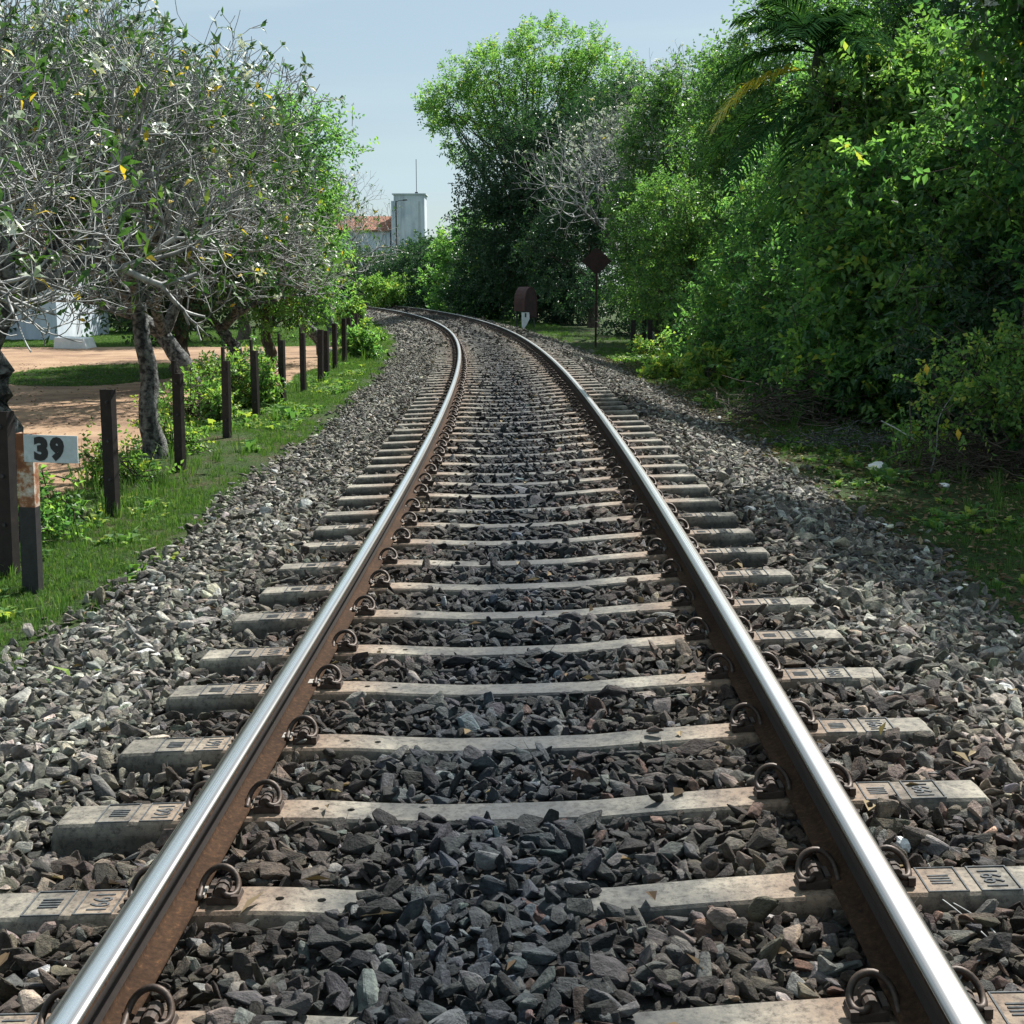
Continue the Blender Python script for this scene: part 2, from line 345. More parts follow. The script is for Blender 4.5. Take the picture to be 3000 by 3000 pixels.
# sandy yard beyond the left fence
def dirt_field(x, y):
    S, O = nearest(x, y)
    d = np.minimum((-4.15 - O), 30+O)        # between the fence verge and the far lawn
    d = np.minimum(d, (42-y)*.6) + 1.2*(fbm(x, y, .45)-.5)
    ex, ey = x+9.2, y-29.5; d = np.minimum(d, (np.hypot(ex/2.1, ey/3.6)-1)*1.6)
    return d
xs2 = np.arange(-30, -3, .12); ys2 = np.arange(4, 45, .2)
V, F = grid_mesh(xs2, ys2, lambda x, y: ground_h(x, y)+.012)
D = dirt_field(V[:, 0], V[:, 1]); keep = (D[F] > 0).all(1); F = F[keep]
V[:, 2] -= .02*np.clip((.3-D)/.3, 0, 1)*.5
used, inv = np.unique(F, return_inverse=True)
tag(link('dirt_yard', mesh_np('dirt_yard', V[used], inv.reshape(F.shape), M_DIRT, smooth=True)), kind='structure')
# ballast bed
sb = np.concatenate([np.arange(-5, 30, .1), np.arange(30, 146, .4)]); ob = np.linspace(-2.7, 3.0, 77)
S2, O2 = np.meshgrid(sb, ob, indexing='ij')
Z = prof(S2, O2) - .012 - .03*(np.clip((np.abs(O2)-2.45)/.3, 0, 1)); V = tw(S2.ravel(), O2.ravel(), Z.ravel())
i = np.arange(S2.size).reshape(S2.shape); F = np.stack([i[:-1, :-1], i[:-1, 1:], i[1:, 1:], i[1:, :-1]], -1).reshape(-1, 4)
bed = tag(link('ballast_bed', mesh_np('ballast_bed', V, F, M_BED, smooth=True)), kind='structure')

# ------------------------------------------------------------------ geometry-node scatter (for what nobody could count)
_hid = bpy.data.collections.new('prototypes')     # never linked to the scene
def scatter(name, P, R, S, idx, tint, protos, parent=None, label=None, top_cat=None):
    me = bpy.data.meshes.new(name); P = np.asarray(P, np.float32)
    me.vertices.add(len(P)); me.vertices.foreach_set('co', P.ravel())
    for nm, ty_, arr, key in (('rot', 'FLOAT_VECTOR', R, 'vector'), ('scl', 'FLOAT_VECTOR', S, 'vector'), ('idx', 'INT', idx, 'value'), ('tint', 'FLOAT_COLOR', tint, 'color')):
        if arr is None: continue
        a = me.attributes.new(nm, ty_, 'POINT'); a.data.foreach_set(key, np.ascontiguousarray(arr, dtype=np.int32 if ty_ == 'INT' else np.float32).ravel())
    me.update()
    o = link(name, me, parent, False)
    g = bpy.data.node_groups.new(name, 'GeometryNodeTree')
    g.interface.new_socket('Geometry', in_out='INPUT', socket_type='NodeSocketGeometry'); g.interface.new_socket('Geometry', in_out='OUTPUT', socket_type='NodeSocketGeometry')
    gi = g.nodes.new('NodeGroupInput'); go = g.nodes.new('NodeGroupOutput'); ip = g.nodes.new('GeometryNodeInstanceOnPoints'); jn = g.nodes.new('GeometryNodeJoinGeometry')
    for pr in protos:
        oi = g.nodes.new('GeometryNodeObjectInfo'); oi.inputs['Object'].default_value = pr; oi.transform_space = 'ORIGINAL'; oi.inputs['As Instance'].default_value = False
        gt = g.nodes.new('GeometryNodeGeometryToInstance'); g.links.new(oi.outputs['Geometry'], gt.inputs[0]); g.links.new(gt.outputs[0], jn.inputs[0])
    def na(nm, dt):
        n = g.nodes.new('GeometryNodeInputNamedAttribute'); n.data_type = dt; n.inputs['Name'].default_value = nm; return n.outputs['Attribute']
    g.links.new(gi.outputs[0], ip.inputs['Points']); g.links.new(jn.outputs[0], ip.inputs['Instance']); ip.inputs['Pick Instance'].default_value = True
    g.links.new(na('idx', 'INT'), ip.inputs['Instance Index']); g.links.new(na('rot', 'FLOAT_VECTOR'), ip.inputs['Rotation']); g.links.new(na('scl', 'FLOAT_VECTOR'), ip.inputs['Scale'])
    g.links.new(ip.outputs['Instances'], go.inputs[0])
    o.modifiers.new('scatter', 'NODES').node_group = g
    tag(o, label, top_cat, None, 'stuff'); return o

# ------------------------------------------------------------------ railway track
track = empty('railway_track', tw(3, 0, -.17)[()].tolist(), 0, 'single railway track of steel rails on concrete sleepers curving away to the left', 'railway track')
SL0 = 3.155; NSL = 215
G2 = .874
half = [(0, 0), (.012, -.0004), (.023, -.0018), (.030, -.0045), (.0345, -.010), (.036, -.016), (.0350, -.040), (.010, -.052), (.0085, -.064), (.0085, -.120), (.011, -.131), (.026, -.138), (.0590, -.144), (.0600, -.153)]
pr = half[::-1]; pr = [(-x, z) for x, z in pr] [:-1] + [(0, 0)] + half[1:]
pr = np.array(pr)
rs_ = np.concatenate([np.arange(-5, 60, .25), np.arange(60, 146, .5)])
for sg in (-1, 1):
    m = len(pr); n = len(rs_)
    S2 = np.repeat(rs_, m); O2 = np.tile(pr[:, 0], n)+sg*G2; Z2 = np.tile(pr[:, 1], n)+sg*G2*CANT
    V = tw(S2, O2, Z2); uv = np.stack([np.tile(pr[:, 0]/.072+.5, n), S2], 1)
    i = np.arange(n*m).reshape(n, m); F = np.stack([i[:-1, :-1], i[1:, :-1], i[1:, 1:], i[:-1, 1:]], -1)
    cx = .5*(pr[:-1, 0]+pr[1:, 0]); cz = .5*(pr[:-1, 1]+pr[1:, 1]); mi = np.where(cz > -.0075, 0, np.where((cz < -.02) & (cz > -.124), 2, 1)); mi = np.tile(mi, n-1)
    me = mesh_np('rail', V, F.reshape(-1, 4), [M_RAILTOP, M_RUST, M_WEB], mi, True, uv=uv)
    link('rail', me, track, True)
    
# sleeper mesh (origin at its top centre, x across the track)
ZT = -.168
def zt(x): return -.030*math.exp(-(x/.52)**4)-.006*max(0, abs(x)-1.0)
def sleeper_mesh():
    V = []; F = []
    st = [-1.42, -1.402, -1.1, -.95, -.80, -.68, -.57, -.46, -.25, 0, .25, .5, .8, .95, 1.1, 1.402, 1.42]
    hw = lambda x: .077-.008*math.exp(-(x/.5)**2)
    R = []
    for k, x in enumerate(st):
        e = k in (0, len(st)-1); d = .014 if e else 0; w = hw(x)-(.01 if e else 0); z = zt(x)-d
        ring = [(x, -.13, -.22), (x, -w-.014, z-.035), (x, -w, z-.008), (x, -w+.008, z), (x, w-.008, z), (x, w, z-.008), (x, w+.014, z-.035), (x, .13, -.22)]
        R.append(len(V)); V += ring
    n = 8
    for k in range(len(st)-1):
        a, b_ = R[k], R[k+1]
        for j in range(n-1):
            if j == 3 and st[k] in (-.68, -.57): continue
            F.append((a+j, b_+j, b_+j+1, a+j+1))
    F.append(tuple(R[0]+j for j in range(n))); F.append(tuple(R[-1]+j for j in range(n))[::-1])
    for k in (5, 6):
        a, b_ = R[k], R[k+1]; xc = .5*(st[k]+st[k+1]); zc = zt(xc)
        C = [a+3, b_+3, b_+4, a+4]     # (x0,-w),(x1,-w),(x1,w),(x0,w)
        o0 = len(V)
        for dz in (0, -.045):
            for q in range(8):
                an = math.radians(-135+22.5+45*q-0); V.append((xc+.0125*math.cos(an), .0125*math.sin(an), zc+dz))
        oc = [o0+q for q in range(8)]    # starts near corner (-,-): q0 at -112.5
        # side y=-w : verts q0(-112.5), q1(-67.5); corner (x1,-w) edge q1-q2 ...
        F.append((C[0], C[1], oc[1], oc[0])); F.append((C[1], oc[2], oc[1])); F.append((C[1], C[2], oc[3], oc[2])); F.append((C[2], oc[4], oc[3]))
        F.append((C[2], C[3], oc[5], oc[4])); F.append((C[3], oc[6], oc[5])); F.append((C[3], C[0], oc[7], oc[6])); F.append((C[0], oc[0], oc[7]))
        for q in range(8): F.append((oc[q], oc[(q+1) % 8], oc[(q+1) % 8]+8, oc[q]+8))
        F.append(tuple(x+8 for x in oc))
    return mesh_py('sleeper', V, F, M_CONC)
SLEEPER = sleeper_mesh()
# clip: x points away from the rail web, foot edge at x=0, y along the track, z=0 at sleeper top
clip_pts = np.array([(-.014, -.052, .026), (-.018, -.015, .028), (-.020, .012, .036), (-.012, .030, .058), (.006, .040, .078), (.030, .044, .089), (.055, .042, .088), (.079, .036, .074), (.094, .022, .050), (.098, .002, .030), (.092, -.022, .022), (.076, -.036, .024), (.060, -.034, .032), (.050, -.015, .038), (.048, .02, .038), (.048, .048, .038)])
def smooth_pts(p, k=2):
    for _ in range(k):
        q = np.empty((len(p)*2-1, 3)); q[::2] = p; q[1::2] = .5*(p[1:]+p[:-1]); r = q.copy(); r[1:-1] = .25*q[:-2]+.5*q[1:-1]+.25*q[2:]; p = r
    return p
def clip_mesh(mirror, sides=8, k=1):
    p = smooth_pts(clip_pts, k).copy(); p[:, 0] *= mirror
    p *= np.array([.84, .9, .80]); mb = MB(); mb.tube(p, .0086, sides)
    return mesh_py('rail_clip', mb.V, mb.F, M_CLIP, True)
def shoulder_mesh(mirror):
    mb = MB(); a = np.linspace(0, 2*math.pi, 11)[:-1]
    mb.prism([(.042+.017*math.cos(t), .030+.017*math.sin(t)) for t in a], (0, .022, 0), (0, -.031, 0))
    mb.prism([(.042+.020*math.cos(t), .030+.020*math.sin(t)) for t in a], (0, .03, 0), (0, -.005, 0))
    mb.prism([(.006, 0), (.088, 0), (.084, .010), (.066, .016), (.012, .022), (.006, .02)], (0, .074, 0), (0, -.038, 0))
    mb.box((.012, 0, .016), (.014, .058, .03)); mb.box((.080, -.036, .014), (.018, .012, .022))
    V = [(x*mirror, y, z) for x, y, z in mb.V]; F = [f[::-1] for f in mb.F] if mirror < 0 else mb.F
    return mesh_py('clip_shoulder', V, F, M_SHOULD)
def pad_mesh(mirror):
    mb = MB(); mb.box((-.03*mirror, 0, .018), (.055, .05, .008)); return mesh_py('insulator', mb.V, mb.F, M_INS)
CL = {1: clip_mesh(1), -1: clip_mesh(-1)}; SH = {1: shoulder_mesh(1), -1: shoulder_mesh(-1)}; PD = {1: pad_mesh(1), -1: pad_mesh(-1)}
def text_mesh(txt, size, mat_, extr, bold=0.0, name='lettering'):
    cu = bpy.data.curves.new('lettering', 'FONT'); cu.body = txt; cu.size = size; cu.extrude = extr; cu.offset = bold; cu.align_x = 'CENTER'; cu.align_y = 'CENTER'; cu.resolution_u = 3
    ob_ = bpy.data.objects.new('lettering', cu); me = bpy.data.meshes.new_from_object(ob_); bpy.data.objects.remove(ob_)
    me.materials.clear(); me.materials.append(mat_); me.name = name
    return me
# stamped panels near both sleeper ends: thin raised frame bars and figures
def panel_mesh():
    mb = MB()
    for e in (-.050, .050): mb.box((e, 0, .0003), (.004, .138, .004))
    for e in (-.067, .067): mb.box((0, e, .0002), (.096, .004, .0038))
    return mesh_py('stamped_frame', mb.V, mb.F, M_CONC)
PANEL = panel_mesh()
tm = text_mesh('1991',   .058, M_CONC, .0016); tm2 = text_mesh('IIII', .060, M_CONC, .0016)
def rot_mesh(me, s):
    V = np.empty(len(me.vertices)*3, np.float32); me.vertices.foreach_get('co', V); V = V.reshape(-1, 3); V[:, 1] *= 1.3
    W = V.copy(); W[:, 0] = -V[:, 1]*s; W[:, 1] = V[:, 0]*s*.95; me2 = me.copy(); me2.vertices.foreach_set('co', W.ravel()); me2.update(); return me2
ST = [(-1.235, rot_mesh(tm2, -1)), (-1.10, rot_mesh(tm, -1)), (1.10, rot_mesh(tm2, 1)), (1.235, rot_mesh(tm, 1))]
farV = []; farF = []; nb = 0
lowclip = {}
for mi_ in (1, -1):
    p = clip_pts[[0, 2, 4, 6, 8, 10, 13, 15]].copy(); p[:, 0] *= mi_; lowclip[mi_] = tubes(p[None], np.full((1, len(p)), .011), 4)
sleeper_s = []
for k in range(-2, NSL):
    s = SL0 + .6*k + rng.normal(0, .008); sleeper_s.append(s)
    th = th_at(s) + rng.normal(0, .003)
    o = link('sleeper', SLEEPER, track); P = tw(s, rng.normal(0, .008), ZT + rng.normal(0, .002) - .001).ravel()
    o.location = Vector(P.tolist()) - Vector(track.location); o.rotation_euler = (0, -CANT+rng.normal(0, .0015), th)
    if k < 10 and k > -2:
        for xx, me in ST:
            q = link('stamped_figures', me, o); q.location = (xx, 0, .0001)
            q = link('stamped_frame', PANEL, o); q.location = (xx, 0, 0)
    for rs2 in (-1, 1):
        for side in (-1, 1):
            x = rs2*G2 + side*.0600
            if k < 73 and k > -2:
                c_ = link('rail_clip', CL[side], o); c_.location = (x, rng.normal(0, .003), .003); c_.rotation_euler = (0, 0, rng.normal(0, .03))
                h_ = link('clip_shoulder', SH[side], o); h_.location = (x, 0, .001)
                if k < 14: h_ = link('insulator', PD[side], o); h_.location = (x, 0, .003)
            else:
                V, F = lowclip[side]; c_, s_ = math.cos(th), math.sin(th); X = V[:, 0]+x
                W = np.stack([P[0]+X*c_-V[:, 1]*s_, P[1]+X*s_+V[:, 1]*c_, P[2]+V[:, 2]+X*CANT], 1); farV.append(W); farF.append(F+nb); nb += len(W)
tag(link('rail_clip', mesh_np('rail_clips_far', np.concatenate(farV), np.concatenate(farF), M_CLIP), track, True), kind='stuff')
sleeper_s = np.array(sleeper_s)

# ------------------------------------------------------------------ stones
import bmesh
def rock(seed, n=15):
    r = np.random.default_rng(seed); bm = bmesh.new()
    p = nrm(r.normal(size=(n, 3)))*(.75+.35*r.random((n, 1))); p *= np.array([1.0, .72+.2*r.random(), .5+.22*r.random()])*.5
    for q in p: bm.verts.new(q)
    res = bmesh.ops.convex_hull(bm, input=bm.verts)
    for v in [v for v in bm.verts if not v.link_faces]: bm.verts.remove(v)
    bmesh.ops.bevel(bm, geom=[e for e in bm.edges if e.calc_length() > .15], offset=.030, segments=1, affect='EDGES')
    me = bpy.data.meshes.new('stone'); bm.to_mesh(me); bm.free(); me.materials.append(M_STONE); return me
ROCKS = [rock(100+i, 11+i % 6) for i in range(18)]
protos = []
for me in ROCKS:
    o = bpy.data.objects.new('stone_shape', me); _hid.objects.link(o); protos.append(o)
def stone_field(s0, s1, pitch, size, jitter=.45, zoff=0.0, seed=0, o0=-2.75, o1=3.15):
    r = np.random.default_rng(seed)
    S, O = np.meshgrid(np.arange(s0, s1, pitch), np.arange(o0, o1, pitch), indexing='ij'); S = S.ravel(); O = O.ravel()
    S = S + r.uniform(-jitter, jitter, S.shape)*pitch; O = O + r.uniform(-jitter, jitter, O.shape)*pitch
    sz = size*np.exp(np.clip(r.normal(-.03, .34 if s0 < 16 else .2, S.shape), -.9, .7)); k = np.abs(S[:, None]-sleeper_s[None, :(int(s1/.6)+8)]).min(1) if s0 < 60 else np.full(S.shape, 9.)
    on = (k < .088+sz*.25) & (np.abs(O) < 1.42+sz*.3)
    heap = (np.abs(O+.12+.1*np.sin(S*9)) < .30) & (S < SL0+.06) | (np.abs(O+.55) < .1) & (np.abs(S-(SL0-.6)) < .2)
    spill = r.random(S.shape) < (.001 + .007*(np.abs(O) < .5))
    rail = np.abs(np.abs(O)-G2) < .085+sz*.25
    Z = prof(S, O) + zoff + sz*.10 + r.normal(0, .011, S.shape)
    # stones resting on the heap or spilled on a sleeper
    Z = np.where(on & (heap | spill), np.maximum(Z, ZT + sz*.22 + CANT*O - .03*np.exp(-(O/.5)**4)), Z)
    Z = np.where(rail & ~on, np.minimum(Z, -.17-sz*.3+CANT*O), Z)
    keep = ~on | ((heap | spill) & ~rail)
    edge = np.where(O < 0, -O-2.35, O-2.6) + .55*(fbm(S, O, .9)-.5)
    keep &= r.random(S.shape) > np.clip(edge/.4, 0, .97)
    return S[keep], O[keep], Z[keep], sz[keep]
flds = [stone_field(1.2, 7, .034, .047, seed=1), stone_field(1.2, 7, .058, .062, zoff=.009, seed=2), stone_field(7, 16, .043, .050, seed=3), stone_field(7, 16, .085, .064, zoff=.009, seed=4),
        stone_field(16, 34, .064, .068, seed=5), stone_field(34, 70, .16, .17, seed=6, zoff=-.02), stone_field(70, 125, .30, .26, seed=7, zoff=-.05)]
S, O, Z, SZ = [np.concatenate(x) for x in zip(*flds)]
P = tw(S, O, Z); n = len(P); print('stones', n)
def stone_tint(S, O, r):
    n = len(S)
    dark = np.array([.026, .032, .039]); tan = np.array([.205, .195, .166]); brown = np.array([.080, .064, .051]); red = np.array([.105, .058, .042]); grey = np.array([.13, .138, .138])
    nz_ = fbm(S, O, 1.1)-.5
    a = np.abs(O+.05 + .25*nz_)
    wc = np.clip(1.1-(a/.62)**1.5, 0, 1)                                   # oily middle
    wt = np.clip((-O-1.15+.5*nz_)/.5, 0, 1); wr = np.clip((O-1.2+.5*nz_)/.6, 0, 1)
    near = np.clip(1-(S-2.8)/2.4, 0, 1)
    base = np.where(O[:, None] < 0, brown*.82, brown*.9)
    mixr = (red*near[:, None]+(tan*.95)*(1-near[:, None]))
    c = base*(1-wt-wr)[:, None] + tan*wt[:, None] + mixr*wr[:, None]
    c = c*(1-wc[:, None]) + dark*wc[:, None]
    # individual stones
    pick = r.random(n)
    c = np.where((pick < .22)[:, None], c*.5+grey*.5*(.45+.55*(1-wc))[:, None], c)
    c = np.where((pick > .93)[:, None] & (O > 0)[:, None], c*.5+red*.6, c)
    c = c*np.exp(r.normal(-.06, .56, (n, 1)))*np.exp(r.normal(0, .04, (n, 3)))
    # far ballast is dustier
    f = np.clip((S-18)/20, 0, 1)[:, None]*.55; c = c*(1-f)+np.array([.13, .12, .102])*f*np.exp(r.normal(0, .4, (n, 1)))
    return np.concatenate([np.clip(c, .01, .6), np.ones((n, 1))], 1)
r = np.random.default_rng(11)
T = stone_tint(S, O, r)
ROT = np.stack([r.normal(0, .55, n), r.normal(0, .55, n), r.uniform(0, 6.283, n)], 1); SC = SZ[:, None]*np.stack([r.uniform(1.05, 1.65, n), r.uniform(.85, 1.2, n), r.uniform(.6, 1.0, n)], 1)
IDX = r.integers(0, len(ROCKS), n)
# the 300 stones that show largest become parts of their own
cp, sp_ = math.cos(PITCH), math.sin(PITCH)
dep = P[:, 1]*cp - (P[:, 2]-H_CAM)*sp_; u = P[:, 0]/dep*FW; v = (P[:, 1]*sp_+(P[:, 2]-H_CAM)*cp)/dep*FW
vis = (np.abs(u) < .505) & (v > -.505) & (v < 0) & (dep > .5)
score = np.where(vis, SC.max(1)/dep, 0); big = np.argsort(-score)[:300]; mask = np.ones(n, bool); mask[big] = False
for q in big:
    o = link('stone', ROCKS[IDX[q]], bed); o.location = P[q].tolist(); o.rotation_euler = ROT[q].tolist(); o.scale = SC[q].tolist(); o['tint'] = [float(x) for x in T[q]]
scatter('stones', P[mask], ROT[mask], SC[mask], IDX[mask], T[mask], protos, bed)
#@@VEG
# ------------------------------------------------------------------ plants: builders
def frame_rot(a, spin):
    """rotation matrices whose +X is a, spun by angle"""
    a = nrm(a); ref = np.zeros_like(a); ref[:, 2] = 1; ref[np.abs(a[:, 2]) > .95] = (1, 0, 0)
    y = nrm(np.cross(ref, a)); z = np.cross(a, y); c = np.cos(spin)[:, None]; s = np.sin(spin)[:, None]
    return np.stack([a, y*c+z*s, z*c-y*s], -1)
def leaves_mesh(P, A, Nn, L, W, fold=.25, curl=.15, rnd=None, jag=None):
    """P base (n,3), A axis, Nn normal hint, L length, W width -> folded, drooping leaf of four triangles"""
    A = nrm(A); B = nrm(np.cross(Nn, A)); C = np.cross(A, B)
    L = L[:, None]; W = W[:, None]
    b = P; m = P + A*L*.52 + C*L*.02; t = P + A*L - C*L*curl
    l = P + A*L*.45 + B*W*.5 + C*W*fold; r_ = P + A*L*.45 - B*W*.5 + C*W*fold
    V = np.stack([b, l, t, r_, m], 1).reshape(-1, 3); i = np.arange(len(P))*5
    F = np.concatenate([np.stack([i, i+4, i+1], 1), np.stack([i+1, i+4, i+2], 1), np.stack([i, i+3, i+4], 1), np.stack([i+4, i+3, i+2], 1)])
    return V, F, (None if rnd is None else np.repeat(rnd, 5))
def leaves2(P, A, Nn, L, W, fold=.25, curl=.1, rnd=None):
    """two-triangle leaf folded on its midrib"""
    A = nrm(A); B = nrm(np.cross(Nn, A)); C = np.cross(A, B); L = L[:, None]; W = W[:, None]
    l = P + A*L*.45 + B*W*.5 + C*W*fold; r_ = P + A*L*.45 - B*W*.5 + C*W*fold; t = P + A*L - C*L*curl
    V = np.stack([P, l, t, r_], 1).reshape(-1, 3); i = np.arange(len(P))*4
    F = np.concatenate([np.stack([i, i+2, i+1], 1), np.stack([i, i+3, i+2], 1)])
    return V, F, (None if rnd is None else np.repeat(rnd, 4))
def sprigs(r, C, A, m, length, leafL, leafW, rnd_mu=.45, rnd_sd=.22, droop=.3, spread=1.0, simple_=True):
    """m leaves set alternately along each twig"""
    n = len(C); A = nrm(A); t = (np.arange(m)+.5)/m
    R = frame_rot(A, r.uniform(0, 6.28, n))
    side = np.where(np.arange(m) % 2 == 0, 1.0, -1.0)
    ln = length*r.uniform(.6, 1.25, n)
    P = C[:, None] + A[:, None]*(t[None, :, None]*ln[:, None, None])
    P[..., 2] -= droop*(t[None]**2)*ln[:, None]*.4
    dirs = A[:, None]*.55 + R[:, None, :, 1]*side[None, :, None]*.8*spread + r.normal(0, .28, (n, m, 3)); dirs[..., 2] -= droop*.5
    nn = R[:, None, :, 2] + r.normal(0, .45, (n, m, 3)) + np.array([0, 0, .7])
    L = leafL*r.uniform(.6, 1.2, (n, m)); W = leafW*r.uniform(.7, 1.2, (n, m))
    rv = np.clip(r.normal(rnd_mu, rnd_sd*.6, (n, 1)) + r.normal(0, rnd_sd*.7, (n, m)), 0, 1)
    f = leaves2 if simple_ else leaves_mesh
    return f(P.reshape(-1, 3), dirs.reshape(-1, 3), nn.reshape(-1, 3), L.ravel(), W.ravel(), rnd=rv.ravel())
def crown_points(r, lobes, n, clump=.28, per=14, shell=.55):
    """points gathered in clumps near the skin of ellipsoid lobes (cx,cy,cz,rx,ry,rz)"""
    L = np.array(lobes, float); w = (L[:, 3]*L[:, 4]+L[:, 3]*L[:, 5]+L[:, 4]*L[:, 5]); w /= w.sum()
    k = max(1, n//per); j = r.choice(len(L), k, p=w); d = nrm(r.normal(size=(k, 3))); rad = shell+(1.04-shell)*np.sqrt(r.random(k))
    cc = L[j, :3] + d*rad[:, None]*L[j, 3:]
    q = r.integers(0, k, n); off = r.normal(0, clump, (n, 3)); P = cc[q]+off
    out = nrm(d[q]/L[j[q], 3:] + off/clump*.35/L[j[q], 3:].mean())
    return P, out, cc
def limbs(r, base, top, targets, r0, sides=6, n=7, wob=.12):
    """curved limbs from points on the trunk out to the targets"""
    K = len(targets); t = np.linspace(0, 1, n)[None, :, None]
    st = base + (top-base)*r.uniform(.35, 1.0, (K, 1)); mid = st*.5+targets*.5; mid[:, 2] += np.abs(r.normal(0, .2, K))*np.linalg.norm(targets-st, axis=1)*.35
    P = (1-t)**2*st[:, None]+2*t*(1-t)*mid[:, None]+t*t*targets[:, None]
    P[:, 1:-1] += r.normal(0, wob*.4, (K, n-2, 3))
    ln = np.linalg.norm(targets-st, axis=1); R = (r0*r.uniform(.35, .6, K)*np.clip(ln/ln.max(), .4, 1))[:, None]*(1-.86*np.linspace(0, 1, n)[None])
    return tubes(P, R, sides)
def joinm(parts):
    V = []; F = []; b = 0
    for v_, f_ in parts: V.append(v_); F.append(f_+b); b += len(v_)
    return np.concatenate(V), np.concatenate(F)
def trunk_poly(r, base, top, n=9, wob=.08):
    t = np.linspace(0, 1, n)[:, None]; P = base+(top-base)*t; P[1:-1, :2] += r.normal(0, wob, (n-2, 2)); return P
def tree(seed, name, label, cat, s, o, lobes, nspr, leaf=(.09, .045), m=7, twig=.3, matl=None, bark=None, tr=.12, th=2.0, group=None, clump=.28, mu=.45, sd=.22, shell=.55, nlimb=26, droop=.3, xy=None, lean=(0, 0), spread=1.0, upw=.25):
    """lobes are relative to the base point; crown is real leaves on twigs"""
    r = np.random.default_rng(seed)
    bx, by = (xy if xy else tw(s, o)[:2]); bz = gz(bx, by)-.05
    root = empty(name, (bx, by, bz), 0, label, cat, group); base = np.zeros(3); top = np.array([lean[0], lean[1], th])
    P, out, cc = crown_points(r, lobes, nspr, clump, 14, shell)
    P[:, 2] = np.maximum(P[:, 2], .08+.1*r.random(len(P)))
    A = nrm(out*.8+r.normal(0, .55, P.shape)+np.array([0, 0, upw]))
    V, F, rv = sprigs(r, P, A, m, twig, leaf[0], leaf[1], mu, sd, droop, spread)
    tp = trunk_poly(r, base, top); R0 = tr*(1.25-.7*np.linspace(0, 1, len(tp))); R0[0] *= 1.35
    tg = cc[r.choice(len(cc), min(nlimb, len(cc)), replace=False)]
    nt_ = min(len(P), nspr//4); sel = r.choice(len(P), nt_, replace=False)
    tb = np.stack([P[sel]-A[sel]*.25, P[sel]+A[sel]*.1, P[sel]+A[sel]*twig*.9], 1)
    parts = [tubes(tp[None], R0[None], 9), limbs(r, base, top, tg, tr), tubes(tb, np.tile([.008, .006, .003], (nt_, 1)), 3)]
    Vt, Ft = joinm(parts)
    link('trunk', mesh_np('trunk', Vt, Ft, bark or M_DARKBARK, smooth=True), root)
    link('crown', mesh_np('crown', V, F, matl or L_MID, rnd=rv), root)
    return root
